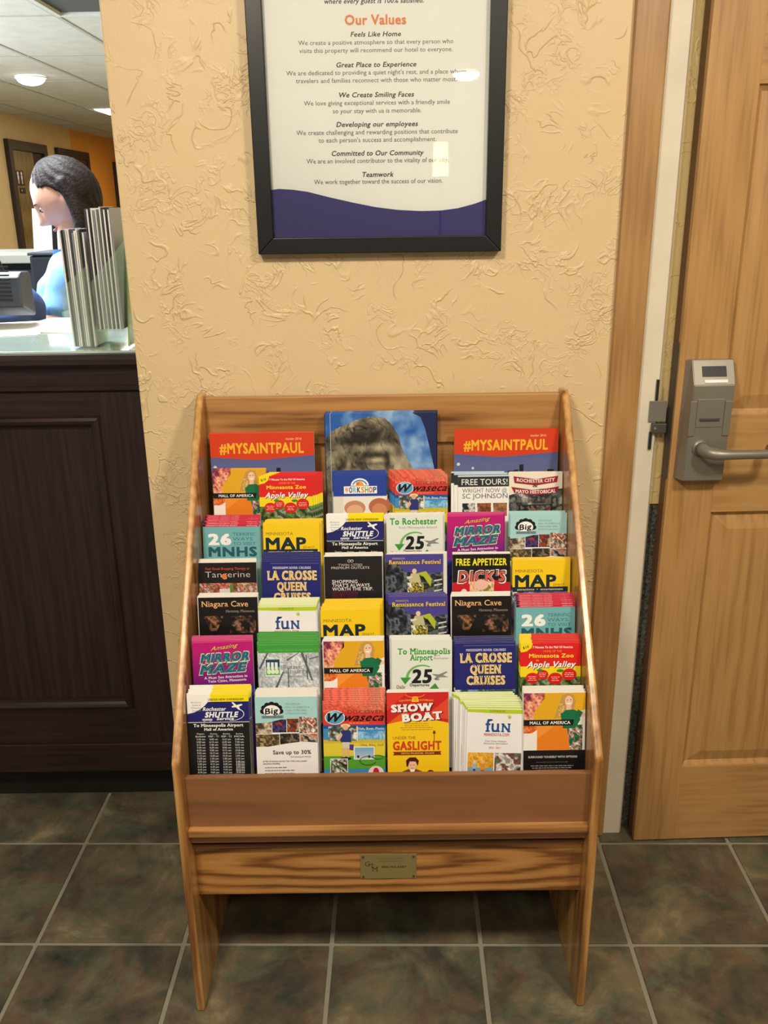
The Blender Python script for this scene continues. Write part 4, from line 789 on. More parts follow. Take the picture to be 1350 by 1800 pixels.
# (row, design, x left, x right, y of front top, y of rear top, how many, sideways drift of the rear ones)
PK = [(5, 'mall', 368, 466, 830, 827, 3, 0), (5, 'zoo', 455, 550, 836, 829, 6, .017), (5, 'workshop', 585, 680, 835, 826, 5, -.001), (5, 'waseca', 692, 788, 838, 827, 6, -.010), (5, 'tours', 806, 899, 835, 828, 3, -.015), (5, 'rochcity', 900, 988, 831, 828, 3, -.001),
      (4, 'mnhs', 347, 446, 921, 905, 7, .003), (4, 'map', 466, 557, 919, 911, 6, .006), (4, 'shuttle', 573, 674, 905, 901, 3, .001), (4, 'toroch', 682, 776, 905, 900, 4, .004), (4, 'mirror', 788, 884, 903, 899, 4, .002), (4, 'big', 902, 1001, 903, 897, 5, -.002),
      (3, 'tang', 347, 447, 989, 981, 4, -.003), (3, 'lax', 460, 560, 986, 970, 7, .002), (3, 'outlets', 570, 671, 978, 970, 5, .001), (3, 'ren', 681, 775, 974, 969, 4, .007), (3, 'dick', 797, 895, 974, 969, 4, .0), (3, 'map', 919, 1011, 984, 978, 6, .002),
      (2, 'niag', 349, 451, 1050, 1041, 5, .0), (2, 'fun', 453, 556, 1065, 1050, 7, .006), (2, 'map', 570, 664, 1071, 1052, 8, .006), (2, 'ren', 681, 790, 1048, 1040, 5, -.004), (2, 'niag', 794, 898, 1048, 1039, 4, .0), (2, 'mnhs', 915, 1015, 1062, 1042, 8, -.001),
      (1, 'mirror', 335, 446, 1125, 1116, 5, -.001), (1, 'louis', 451, 562, 1133, 1110, 9, -.002), (1, 'mall', 568, 675, 1127, 1117, 5, .0), (1, 'tomin', 686, 795, 1125, 1115, 6, -.003), (1, 'lax', 799, 908, 1130, 1117, 7, -.002), (1, 'zoo', 918, 1026, 1130, 1113, 8, -.001),
      (0, 'shuttle', 322, 434, 1221, 1203, 8, .002), (0, 'big', 447, 557, 1225, 1208, 8, .001), (0, 'waseca', 565, 677, 1236, 1209, 9, .001), (0, 'show', 682, 787, 1217, 1210, 5, .001), (0, 'fun', 815, 922, 1245, 1216, 10, -.018), (0, 'mall', 922, 1033, 1218, 1204, 7, -.001)]
# each step's shelf lies just under the lowest leaflet standing on it
SHZ = [min(at((p[2]+p[3])/2, p[4], YF+.004+DY*r_+BH*math.sin(LEAN)).z-BH*math.cos(LEAN) for p in PK if p[0] == r_)-.0045 for r_ in range(6)]+[.736]
box('tier_shelf', -IX, IX, 1.2775, YF+DY-.010, SHZ[0]-.007, SHZ[0], m_tier, rk)
for k in range(6):
    zt = SHZ[k+1]; y0 = YF+DY*(k+1)
    bm = bmesh.new(); zb_ = SHZ[k]+.004; zt_ = zt-.012; t_ = math.tan(LEAN)
    extr(bm, [(y0-.0085+(0 if k == 5 else 0), zb_), (y0-.0035, zb_), (y0-.0035+.0, zt-.0005), (y0-.0085, zt-.0005)], -IX, IX)
    bx(bm, -IX, IX, y0-.0034, YF+DY*(k+2)-.0090 if k < 5 else 1.70, zt-.007, zt)
    obj('tier_step', bm, m_tier, rk)
for row, key, xl, xr, yt, yb, n, dx in PK:
    _, desc, short = DES[key]
    YT = YF+.004+DY*row+BH*math.sin(LEAN)
    ft = at((xl+xr)/2, yt, YT); 
    zb = ft.z-BH*math.cos(LEAN)
    rise = (at((xl+xr)/2, yb, YT+.0026*n).z-ft.z)
    rr = random.Random(hash(key) % 97+row*7 if False else sum(map(ord, key))+row*7)
    bw = .1015 if row == 5 else BW; lim = SX-.0165-bw/2
    cxn = max(-lim, min(lim, ft.x)); dx = max(-lim, min(lim, cxn+dx))-cxn
    tilt = {('fun', 0): R(1.8), ('map', 2): R(-.6), ('lax', 3): R(.4)}.get((key, row), rr.uniform(-.25, .25)*R(1))
    yo_ = {('mall', 5): .019, ('tours', 5): .0, ('waseca', 5): .010}.get((key, row), 0)
    plain = key in ('niag', 'outlets', 'dick', 'tang', 'show') or (key, row) in (('big', 0), ('ren', 3), ('mall', 0), ('mall', 1), ('toroch', 4))
    where = {('niag', 349): ' by the side panel', ('niag', 794): ' beside teal ones'}.get((key, xl), '')
    for i in range(n):
        f = i/max(1, n-1); up_ = rise*f**.8
        loc = Vector((cxn+dx*f+rr.uniform(-.0006, .0006)*(i > 0), YF+.004+DY*row+yo_+.0026*i+up_*math.tan(LEAN), zb+up_))
        o = booklet('leaflet', key, bw, BH, .0018, loc, LEAN, tilt*(1-f*.7)+(rr.uniform(-.4, .4)*R(1) if i else 0), plain=plain and i > 0)
        if i == 0: props(o, f'{desc}, front of pile{where}, {ROWN[row]} row', 'brochure', f'{short} leaflets in the {ROWN[row]} row')
        elif plain: props(o, f'white-edged leaflet filed behind the {short} one{where}, {ROWN[row]} row', 'brochure', f'{short} leaflets in the {ROWN[row]} row{where}')
        else: props(o, f'{short} leaflet filed behind the front copy{where}, {ROWN[row]} row', 'brochure', f'{short} leaflets in the {ROWN[row]} row{where}')
# magazines on the top step
def mags(key, fn, xl, xr, yt, W_, H_, n, dy, lab, short, dx=0, drift=0):
    YT = 1.637+H_*math.sin(R(6)); H_ = (at((xl+xr)/2, yt, YT).z-.7410)/math.cos(R(6)); YT = 1.637+H_*math.sin(R(6))
    for i in range(n):
        ft = at((xl+xr)/2, yt-dy*i, YT)
        o = booklet('magazine', key, W_, H_, .0034, Vector((ft.x+drift*i, 1.637+.0042*i, ft.z-H_*math.cos(R(6)))), R(6), 0, 0, fn)
        props(o, lab if i == 0 else f'{short} magazine standing right behind its front copy', 'magazine', f'{short} magazines')
mags('saint', d_saint, 368, 551, 761, .2005, .238, 2, 1, 'red topped city magazine on the left end of the top step', 'left-end red topped')
mags('saint', d_saint, 800, 981, 758, .2005, .238, 2, 1, 'red topped city magazine on the right end of the top step', 'right-end red topped')
mags('rock', d_rock, 570, 766, 726, .2145, .272, 3, 1.2, 'tall magazine with a grey carved rock face and blue sky', 'rock-face', drift=.0015)

# ------------------------------------------------------------------ reception counter
ct = empty('reception_counter', (-1.3, 1.95, 0)); props(ct, 'dark mahogany reception counter with framed panel left of the wall', 'counter')
CX0, CX1 = -2.4, -.30
bm = bmesh.new(); extr(bm, [(1.832, 1.088), (1.826, 1.096), (1.826, 1.106), (1.834, 1.116), (2.36, 1.116), (2.36, 1.088)], CX0, CX1); obj('worktop', bm, m_dark_x, ct)
box('glass_top', CX0, CX1, 1.846, 2.34, 1.1162, 1.1215, m_ctop, ct, bev=.001)
box('frieze', CX0, CX1, 1.846, 1.88, 1.045, 1.088, m_dark_x, ct, bev=.003)
bm = bmesh.new(); extr(bm, [(1.852, 1.034), (1.842, 1.040), (1.842, 1.048), (1.852, 1.052)], CX0, CX1); obj('frieze_moulding', bm, m_dark_x, ct)
box('carcass', CX0, CX1, 1.862, 2.10, .10, 1.088, m_dark_z, ct)
PX1, PZ0, PZ1 = -.600, .272, .984
PX0 = -1.35
box('stile', PX1, CX1, 1.852, 1.864, .175, 1.046, m_dark_z, ct)
box('stile', PX0-.13, PX0, 1.852, 1.864, .175, 1.046, m_dark_z, ct)
box('rail', PX0, PX1, 1.852, 1.864, PZ1, 1.046, m_dark_x, ct); box('rail', PX0, PX1, 1.852, 1.864, .175, PZ0, m_dark_x, ct)
prof = [(0, 0), (.004, -.006), (.010, -.009), (.016, -.007), (.021, -.003), (.024, .004)]
def mould(p, q, nx, nz):
    bm = bmesh.new(); d = (Vector(q)-Vector(p)).normalized(); A, B = [], []
    for t, y in prof+[(.024, .010), (0, .010)]:
        A.append(bm.verts.new((p[0]+nx*t+d.x*t, 1.852+y, p[2]+nz*t+d.z*t))); B.append(bm.verts.new((q[0]+nx*t-d.x*t, 1.852+y, q[2]+nz*t-d.z*t)))
    n = len(A); bm.faces.new(A); bm.faces.new(B[::-1])
    for i in range(n): bm.faces.new((A[i], B[i], B[(i+1) % n], A[(i+1) % n]))
    bmesh.ops.recalc_face_normals(bm, faces=bm.faces); obj('panel_moulding', bm, m_dark_x if nz else m_dark_z, ct)
mould((PX0, 0, PZ1), (PX1, 0, PZ1), 0, -1); mould((PX0, 0, PZ0), (PX1, 0, PZ0), 0, 1)
mould((PX1, 0, PZ0), (PX1, 0, PZ1), -1, 0); mould((PX0, 0, PZ0), (PX0, 0, PZ1), 1, 0)
box('base_board', CX0, CX1, 1.846, 1.866, .100, .178, m_dark_x, ct, bev=.003)
box('toe_kick', CX0, CX1, 1.90, 2.08, 0.0, .100, m_toe, ct)

# leaflet holder of clear acrylic on the counter
hd = empty('leaflet_holder', (-.66, 1.93, 1.1215)); props(hd, 'clear acrylic two tier leaflet holder standing on the reception counter', 'leaflet holder')
hx = [at(168, 598, 1.89).x, at(116, 400, 1.89).x]
HZ = 1.1215
XB = at(172, 602, 1.885).x        # right foot of the lower tier
XA = XB-.052; XD = XB+.060; hy0, hy1 = 1.880, 1.985
def pane(name, P, y0, y1, m): 
    bm = bmesh.new(); extr(bm, P, y0, y1, 'y'); return obj(name, bm, m, hd)
pane('base_plate', [(XA-.003, HZ), (XD+.02, HZ), (XD+.02, HZ+.003), (XA-.003, HZ+.003)], hy0, hy1, m_acryl)
for y in (hy0-.0025, hy1):
    pane('side_pane', [(XA-.003, HZ), (XB+.0005, HZ), (XB+.0005, HZ+.17), (XA-.012, HZ+.12)], y, y+.0025, m_acryl)
    pane('side_pane', [(XB+.0025, HZ+.035), (XD, HZ+.035), (XD+.018, HZ+.215), (XB+.0025, HZ+.135)], y, y+.0025, m_acryl)
pane('front_pane', [(XA-.0045, HZ+.003), (XA-.002, HZ+.003), (XA-.0115, HZ+.075), (XA-.014, HZ+.075)], hy0, hy1, m_acryl)
pane('tier_floor', [(XB+.002, HZ+.035), (XD, HZ+.035), (XD, HZ+.038), (XB+.002, HZ+.038)], hy0, hy1, m_acryl)
pane('back_pane', [(XD+.004, HZ+.003), (XD+.0075, HZ+.003), (XD+.0255, HZ+.215), (XD+.022, HZ+.215)], hy0+.002, hy1+.05, m_acryl_g)
rr = random.Random(5)
edge_cols = [(244, 244, 244), (70, 72, 80), (226, 226, 230), (34, 36, 42), (240, 240, 238), (150, 152, 164), (246, 246, 246), (110, 116, 110)]
em = [mat('leaf_edge_%s' % n, c, .6) for n, c in zip(('white', 'charcoal', 'pale', 'black', 'ivory', 'grey', 'bright', 'olive'), edge_cols)]
def upright(x, z, h, lean, m, lab, grp):
    bm = bmesh.new(); bx(bm, -.0012, .0012, hy0+.004, hy1-.004, 0, h, .0002); bx(bm, .0013, .0019, hy0+.0045, hy1-.005, .001, h-.002)
    for v in bm.verts: v.co.x += v.co.z*lean
    o = obj('leaflet', bm, m, None, local=True); o.location = (x, 0, z); props(o, lab, 'brochure', grp)
for i in range(12):
    upright(XA+.002+i*.0040, HZ+.0035, .232+rr.uniform(-.004, .004), -.008+.001*i, em[(i*3+i//2) % 8], 'thin leaflet seen edge-on in the lower tier of the acrylic holder', 'edge-on leaflets in the lower tier')
for i in range(13):
    upright(XB+.0045+i*.0042, HZ+.0385, .240+rr.uniform(-.004, .003), 0, em[(i*5+1) % 8], 'thin leaflet seen edge-on in the upper tier of the acrylic holder', 'edge-on leaflets in the upper tier')
# papers on the counter
def sheet(xy, rz, lab, w=.216, h=.279, n=1):
    bm = bmesh.new()
    for k in range(n): bx(bm, -w/2, w/2, -h/2, h/2, .0006*k, .0006*k+.0005, M=Matrix.Rotation(.03*k, 4, 'Z'))
    o = obj('paper_sheet', bm, m_paper, None, local=True); o.location = (xy[0], xy[1], HZ+.0003); o.rotation_euler = (0, 0, rz); props(o, lab, 'paper', 'papers on the counter')
q = atz(10, 578, HZ); sheet((q.x-.02, q.y-.02), .3, 'white paper sheet on the counter in front of the dark monitor', n=2)
q = atz(118, 572, HZ); sheet((q.x, q.y), -.2, 'stack of white papers on the counter by the leaflet holder', n=4)

# monitor seen from behind
mo = empty('monitor', (-1.17, 2.45, HZ)); mo.rotation_euler = (0, 0, 0)
props(mo, 'dark monitor seen from behind at the left end of counter', 'monitor')
mc = at(10, 520, 2.30)
bm = bmesh.new(); extr(bm, [(2.255, 1.17), (2.252, mc.z+.045), (2.275, mc.z+.060), (2.33, mc.z+.058), (2.335, 1.14)], mc.x-.26, at(40, 520, 2.26).x, bev=.006); obj('housing', bm, m_plastg, mo)
for k in range(9): box('vent_slot', mc.x-.10, mc.x+.035, 2.2505, 2.2535, 1.185+k*.010, 1.189+k*.010, m_plast, mo)
box('screen', mc.x-.24, mc.x+.03, 2.3355, 2.339, 1.17, mc.z+.04, m_plast, mo)
box('stand', mc.x-.16, mc.x-.06, 2.26, 2.33, 1.1225, 1.19, m_plast, mo, bev=.004)

# ------------------------------------------------------------------ people
from mathutils import noise as mnoise
def head_bm(bm, c, face, up, s=1.0):
    """head as a displaced ellipsoid; face and up are unit vectors"""
    face = face.normalized(); sd = face.cross(up).normalized(); up = sd.cross(face).normalized()
    n1, n2 = 56, 40; vs = []
    for j in range(n2+1):
        th = math.pi*j/n2; row = []
        for i in range(n1):
            ph = 2*math.pi*i/n1; f = math.sin(th)*math.cos(ph); l = math.sin(th)*math.sin(ph); u = math.cos(th)
            x, y, z = f*.098, l*.074, u*.112
            if z < 0: k = 1+z*2.6; y *= max(.55, k); x = x*(max(.5, 1+z*1.5)) if f < 0 else x*(1+z*.6)   # jaw narrows
            if f > 0:
                g = lambda cz, cy, sz, sy: math.exp(-((z-cz)/sz)**2-((abs(y)-cy)/sy)**2)
                x += .030*g(-.026, 0, .014, .012)+.016*g(-.004, 0, .022, .010)     # nose
                x += .010*g(-.056, 0, .006, .020)+.008*g(-.068, 0, .006, .017)  # lips
                x += .018*g(-.090, 0, .016, .022)                             # chin
                x += .006*g(.028, .022, .010, .024)                           # brow
                x -= .009*g(.008, .031, .010, .013)                           # eye sockets
                x += .004*g(-.022, .038, .018, .018)                          # cheeks
            row.append(bm.verts.new(c+(face*x+sd*y+up*z)*s))
        vs.append(row)
    for j in range(n2):
        for i in range(n1):
            a, b, d, e = vs[j][i], vs[j][(i+1) % n1], vs[j+1][(i+1) % n1], vs[j+1][i]
            bm.faces.new((a, b, d, e))
    bmesh.ops.remove_doubles(bm, verts=vs[0]+vs[-1], dist=1e-5)
    return face, sd, up
def limb(bm, pts, rad, n=14):
    """smooth tapered limb through the joints"""
    P, Q = [], []; pts = [Vector(p) for p in pts]
    for i in range(len(pts)-1):
        a, b = pts[i], pts[i+1]; p0 = pts[max(0, i-1)]; p3 = pts[min(len(pts)-1, i+2)]
        for k in range(5):
            t = k/5; P.append(.5*((2*a)+(b-p0)*t+(2*p0-5*a+4*b-p3)*t*t+(3*a-p0-3*b+p3)*t**3)); Q.append(rad[i]+(rad[i+1]-rad[i])*t)
    P.append(pts[-1]); Q.append(rad[-1])
    P.insert(0, P[0]-(P[1]-P[0]).normalized()*Q[0]*.5); Q.insert(0, Q[0]*.6); P.append(P[-1]+(P[-1]-P[-2]).normalized()*Q[-1]*.5); Q.append(Q[-1]*.6)
    tube(bm, P, Q, n)
def oval(bm, c, rx, ry, rz, n=20):
    r = bmesh.ops.create_uvsphere(bm, u_segments=n, v_segments=n//2, radius=1)
    for v in r['verts']: v.co = Vector((v.co.x*rx, v.co.y*ry, v.co.z*rz))+Vector(c)
def remesh(o, vox, it=6):
    r = o.modifiers.new('r', 'REMESH'); r.mode = 'VOXEL'; r.voxel_size = vox; r.use_smooth_shade = True
    s = o.modifiers.new('s', 'SMOOTH'); s.iterations = it; s.factor = .5
def hand(bm, wrist, d, n, s):
    """palm with four fingers and a thumb; d along the fingers, n out of the back of the hand, s = side of the thumb"""
    d = d.normalized(); n = n.normalized(); w = d.cross(n).normalized()*s
    limb(bm, [wrist, wrist+d*.03, wrist+d*.075], [.024, .030, .030], 10); 
    for k, (o_, L_) in enumerate(((.030, .066), (.010, .074), (-.010, .068), (-.029, .052))):
        b = wrist+d*.075+w*o_*.9; limb(bm, [b-d*.02, b+d*L_*.4-n*.004, b+d*L_*.75-n*.016, b+d*L_*.92-n*.030], [.0095, .009, .008, .0068], 8)
    b = wrist+d*.03+w*.026; limb(bm, [b, b+w*.024+d*.022-n*.006, b+w*.034+d*.046-n*.014], [.012, .0105, .008], 8)
def person(c, face, label, shirt, hair_len, arms, fwd=0.0, vox=.0048):
    """c = centre of the head; face = direction it looks"""
    face = Vector(face).normalized(); flat = Vector((face.x, face.y, 0)).normalized(); up0 = Vector((0, 0, 1)); sd = flat.cross(up0).normalized()
    up = (up0-face*up0.dot(face)).normalized()
    root = empty('person', (c.x, c.y, 0)); props(root, label, 'person')
    B = c-flat*(.035-fwd*.4)+Vector((0, 0, -.07)); neck = c-flat*(.060-fwd)+Vector((0, 0, -.175)); 
    sh = neck-flat*.01+Vector((0, 0, -.03)); hip = Vector((sh.x, sh.y, .93))-flat*.03; ch = sh.lerp(hip, .40)+flat*.02; wa = sh.lerp(hip, .70)
    bm = bmesh.new(); f, s_, u = head_bm(bm, c, face, up)
    for q in (-1, 1): oval(bm, c-f*.006+s_*q*.073-u*.012, .014, .008, .026)   # ears
    limb(bm, [B+up0*.02, neck, sh], [.043, .046, .062], 16)
    def torso(bm, g):
        def ring(p, a, b): return [bm.verts.new(p+sd*a*math.cos(t*math.pi/12)+flat*b*math.sin(t*math.pi/12)) for t in range(24)]
        rs = [ring(sh+up0*.035, .05+g, .045+g), ring(sh+up0*.01, .125+g, .068+g), ring(sh-up0*.035, .180+g, .085+g), ring(ch+up0*.06, .172+g, .108+g), ring(ch-flat*.0, .160+g, .120+g), ring(wa, .132+g, .095+g), ring(hip+up0*.05, .158+g, .112+g), ring(hip-up0*.06, .172+g, .120+g)]
        for a, b in zip(rs, rs[1:]):
            for k in range(24): bm.faces.new((a[k], a[(k+1) % 24], b[(k+1) % 24], b[k]))
        bm.faces.new(rs[0][::-1]); bm.faces.new(rs[-1])
    torso(bm, 0)
    jt = []
    for q, (el, wr, hd_) in zip((-1, 1), arms):
        S_ = sh+sd*q*.165-up0*.03; E_ = c+Vector(el); Wt = c+Vector(wr); jt.append((S_, E_, Wt))
        limb(bm, [sh+sd*q*.09-up0*.03, S_, S_.lerp(E_, .5), E_, E_.lerp(Wt, .35), Wt], [.06, .056, .047, .040, .039, .026])
        hand(bm, Wt, Vector(hd_), up0, q)
    for q in (-1, 1):
        h = hip+sd*q*.085; k = Vector((h.x, h.y, .49))+flat*.02; an = Vector((h.x, h.y, .09))
        limb(bm, [h-up0*.0, h-up0*.12, k, k-up0*.12, an], [.095, .085, .058, .055, .036]); limb(bm, [an-up0*.045-flat*.05, an-up0*.045+flat*.06, an-up0*.055+flat*.15], [.036, .038, .030], 10)
    for v in bm.verts: v.co.z = max(v.co.z, .004)
    body = obj('body', bm, m_skin, root); remesh(body, vox, 2)
    bm = bmesh.new(); torso(bm, .014)
    for q, (S_, E_, Wt) in zip((-1, 1), jt):
        limb(bm, [sh+sd*q*.09-up0*.03, S_, S_.lerp(E_, .5), S_.lerp(E_, .80)], [.068, .064, .056, .058])
    so = obj('shirt', bm, shirt, root); remesh(so, .009, 5)
    bm = bmesh.new()
    for q in (-1, 1):
        h = hip+sd*q*.085; k = Vector((h.x, h.y, .49))+flat*.02; limb(bm, [h+up0*.05, h-up0*.12, k, k-up0*.15, Vector((h.x, h.y, .10))], [.105, .102, .076, .072, .066])
    to = obj('trousers', bm, m_trous, root); remesh(to, .014, 4)
    # collar
    bm = bmesh.new()
    for q in (-1, 1):
        P = [neck+flat*.072-up0*.035+sd*q*.004, neck+flat*.052+up0*.006+sd*q*.045, neck-flat*.02+up0*.02+sd*q*.062, neck-flat*.02-up0*.012+sd*q*.078, neck+flat*.060-up0*.030+sd*q*.058, neck+flat*.085-up0*.075+sd*q*.022]
        vs = [bm.verts.new(p) for p in P]; bm.faces.new(vs if q > 0 else vs[::-1]); 
    bmesh.ops.solidify(bm, geom=bm.faces[:], thickness=.004)
    obj('collar', bm, shirt, root)
    # hair: cap over the skull, falling behind the ears
    bm = bmesh.new(); n1, n2 = 80, 44; vs = []
    for j in range(n2+1):
        th = math.pi*j/n2; row = []
        for i in range(n1):
            ph = 2*math.pi*i/n1; ff = math.sin(th)*math.cos(ph); ll = math.sin(th)*math.sin(ph); uu = math.cos(th)
            wv = 1+.020*math.sin(ph*19+3*th+2*math.sin(th*5))+.014*math.sin(ph*37+4*th)
            x, y, z = ff*.105*wv, ll*.082*wv, uu*.119*wv
            if uu > 0 and ff > 0: x *= .92
            # open the face: the front lower part is drawn back inside the skull
            line = .066-(.5*min(.05, max(0, .08-x))+1.9*max(0, .03-x))   # hairline height falls towards the back
            if x > -.012 and z < line: 
                x = min(x, .02)*.5-.02; y *= .72; z = z*.7
            row.append(bm.verts.new(c-f*.010+f*x+s_*y+u*z))
        vs.append(row)
    for j in range(n2):
        for i in range(n1): bm.faces.new((vs[j][i], vs[j][(i+1) % n1], vs[j+1][(i+1) % n1], vs[j+1][i]))
    bmesh.ops.remove_doubles(bm, verts=vs[0]+vs[-1], dist=1e-5)
    for k in range(29):                                     # locks falling over neck and back
        t = (k-14)/14; w_ = .006*math.sin(k*2.3); a0 = c-f*(.060-.030*abs(t))+s_*t*.072+u*.03
        a1 = c-flat*(.100-.055*abs(t)+w_)+sd*t*(.084+w_)-up0*.06; a2 = neck-flat*(.075-.03*abs(t))+sd*t*.105-up0*.02
        a3 = neck-flat*(.105-.03*abs(t))+sd*t*.10-up0*hair_len
        limb(bm, [a0, a1, a2, a3], [.018, .018, .014, .006], 8)
    ho = obj('hair', bm, m_hair, root); remesh(ho, .0042, 1)
    # facial features
    for q in (-1, 1):
        e = c+f*.0765+s_*q*.031+u*.006; bm = bmesh.new(); bmesh.ops.create_uvsphere(bm, u_segments=14, v_segments=10, radius=.0104)
        for v in bm.verts: v.co += e
        eo = obj('eye', bm, m_eye, root, smooth=True); bm = bmesh.new(); bmesh.ops.create_uvsphere(bm, u_segments=10, v_segments=8, radius=.006)
        for v in bm.verts: v.co += e+f*.0062-u*.0035
        obj('iris', bm, mat('dark_iris', (40, 26, 20), .2), eo, smooth=True)
        bm = bmesh.new(); limb(bm, [e+f*.010-s_*q*.012+u*.002, e+f*.013+u*.0005, e+f*.007+s_*q*.013+u*.001], [.0018, .0024, .0018], 6); obj('lash', bm, m_hair, root)
        bm = bmesh.new(); limb(bm, [e+f*.014-s_*q*.014+u*.018, e+f*.014+u*.024, e+f*.004+s_*q*.020+u*.019], [.002, .003, .0018], 6); obj('eyebrow', bm, m_hair, root)
    bm = bmesh.new(); limb(bm, [c+f*.080-s_*.020-u*.0615, c+f*.0985-u*.061, c+f*.080+s_*.020-u*.0615], [.002, .0052, .002], 8); obj('lips', bm, m_lips, root, smooth=True)
    return root
hc = at(113, 343, 3.05)
person(hc, (-.80, -.12, -.60), 'dark haired woman in a light blue shirt looking down behind the counter', m_shirt, .20,
       [((.0, -.24, -.385), (-.14, -.16, -.41), (-1, .15, -.12)), ((.02, .22, -.45), (-.21, .14, -.45), (-1, -.1, -.1))], fwd=.055)
hc2 = at(-98, 398, 2.62)
person(hc2, (-.75, .62, -.25), 'person in a darker blue shirt with long dark hair, beside the monitor', m_shirt2, .22,
       [((-.20, -.07, -.50), (-.42, .0, -.54), (-1, .2, 0)), ((.02, .22, -.50), (-.20, .26, -.53), (-1, .2, 0))])

# ------------------------------------------------------------------ behind the reception desk
# back counter with navy cabinet and a sign holder
bc = empty('back_counter', (-1.75, 4.0, 0)); props(bc, 'grey topped back counter behind the two people', 'counter')
b0 = at(20, 447, 3.75); b1 = at(102, 447, 3.75)
box('worktop', b0.x-1.2, b1.x+.9, 3.72, 4.25, b0.z-.035, b0.z, mat('grey_laminate', (150, 150, 140), .4), bc, bev=.004)
box('carcass', b0.x-1.18, b1.x+.88, 3.76, 4.22, 0, b0.z-.035, m_navy, bc)
for k in range(4): box('cabinet_door', b0.x-.7+k*.42, b0.x-.29+k*.42, 3.745, 3.758, .12, b0.z-.06, m_navy, bc, bev=.003)
kb = at(50, 500, 3.0)
pr = empty('printer', (at(70, 480, 3.35).x, 3.5, b0.z-.35)); props(pr, 'black office printer on a low stand beside the standing woman', 'printer')
pz = at(70, 447, 3.35).z-.01; pzb = at(70, 520, 3.35).z; px0, px1 = at(36, 480, 3.35).x, at(108, 480, 3.35).x
box('housing', px0, px1, 3.45, 3.70, pzb, pz, mat('printer_black', (34, 38, 44), .4), pr, bev=.01)
box('tray', px0+.03, px1-.03, 3.41, 3.45, pzb+.015, pzb+.03, m_plast, pr); box('lid', px0-.004, px1+.004, 3.445, 3.70, pz+.001, pz+.012, m_plastg, pr, bev=.004)
box('stand', px0, px1, 3.46, 3.68, 0, pzb, m_plastg, pr)
s0, s1 = at(61, 444, 3.85), at(84, 366, 3.85)
sg = empty('sign_holder', (s0.x+.03, 3.85, b0.z)); props(sg, 'white slanted sign holder standing on the grey back counter', 'sign holder')
bm = bmesh.new(); extr(bm, [(3.83, b0.z+.001), (3.836, b0.z+.001), (3.876, s1.z), (3.870, s1.z)], s0.x+.005, s1.x+.004); obj('face_sheet', bm, mat('grey_sheet', (176, 178, 180), .5), sg)
bm = bmesh.new(); extr(bm, [(3.95, b0.z+.001), (3.956, b0.z+.001), (3.880, s1.z), (3.877, s1.z)], s0.x+.012, s1.x+.03); obj('rear_leg', bm, m_plast, sg)
# far walls: the long side wall with its doors
XW = -3.95
yo = atx(133, 330, XW).y
props(box('wall_left', XW-.1, XW, 1.9, yo, 0, ZC, m_wall_far), kind='structure')
props(box('wall_left_far', XW-.1, XW, yo, 16, 0, ZC, m_orange), kind='structure')
props(box('wall_end', XW, 1.0, 16, 16.1, 0, ZC, m_orange), kind='structure')
props(box('wall_inner', .62, .70, 1.85, 16, 0, ZC, m_wall_far), kind='structure')
def fardoor(n, pa, pb, sign=False, leaf=m_dkdoor):
    ya, yb = atx(pa[0], pa[1], XW).y, atx(pb[0], pb[1], XW).y; zt = (atx(pa[0], pa[1], XW).z+atx(pb[0], pb[1], XW).z)/2
    d = empty(f'door_{n}', (XW, (ya+yb)/2, 0)); props(d, kind='structure')
    for y0, y1 in ((ya, ya+.10), (yb-.10, yb)): box('jamb', XW, XW+.05, y0, y1, 0, zt, m_dkframe, d, bev=.004)
    box('head', XW, XW+.05, ya+.1, yb-.1, zt-.10, zt, m_dkframe, d, bev=.004)
    w = (yb-ya-.2)
    box('leaf', XW+.003, XW+.025, ya+.1, ya+.1+w*(.66 if sign else 1), .01, zt-.1, leaf, d)
    if sign:
        box('dark_reveal', XW+.002, XW+.012, ya+.1+w*.66, yb-.1, .01, zt-.1, m_toe, d)
        yA, yB = atx(24, 320, XW).y, atx(38, 320, XW).y; zA, zB = atx(30, 300, XW).z, atx(30, 326, XW).z
        sb = box('restroom_sign', XW+.026, XW+.032, yA, yB, zB, zA, m_ink, d)
        bm = bmesh.new(); ym = (yA+yB)/2; bw = (yB-yA)
        for q in (-.22, .22):
            disc(bm, (XW+.033, ym+q*bw, zB+(zA-zB)*.80), bw*.09, .002, 'x', 12); bx(bm, XW+.032, XW+.034, ym+(q-.08)*bw, ym+(q+.08)*bw, zB+(zA-zB)*.40, zB+(zA-zB)*.66)
            bx(bm, XW+.032, XW+.034, ym+(q-.05)*bw, ym+(q-.015)*bw, zB+(zA-zB)*.12, zB+(zA-zB)*.42); bx(bm, XW+.032, XW+.034, ym+(q+.015)*bw, ym+(q+.05)*bw, zB+(zA-zB)*.12, zB+(zA-zB)*.42)
        obj('figure_symbol', bm, m_paper, sb)
        z2, z3 = atx(32, 330, XW).z, atx(32, 340, XW).z; s2 = box('small_sign', XW+.026, XW+.032, yA+.08, yB, z3, z2, m_ink, d)
        box('sign_line', XW+.032, XW+.034, ym, yB-.1, z3+(z2-z3)*.4, z3+(z2-z3)*.65, m_paper, s2)
fardoor(2, (5, 243), (75, 256), True)
fardoor(3, (95, 260), (150, 268), False, mat('brown_leaf', (70, 50, 38), .5))
ye, yf = atx(197, 285, XW).y, atx(215, 285, XW).y
d = empty('door_4', (XW, ye+.5, 0)); props(d, kind='structure'); box('jamb', XW, XW+.06, ye, ye+1.0, 0, atx(198, 285, XW).z, m_dkframe, d, bev=.004)

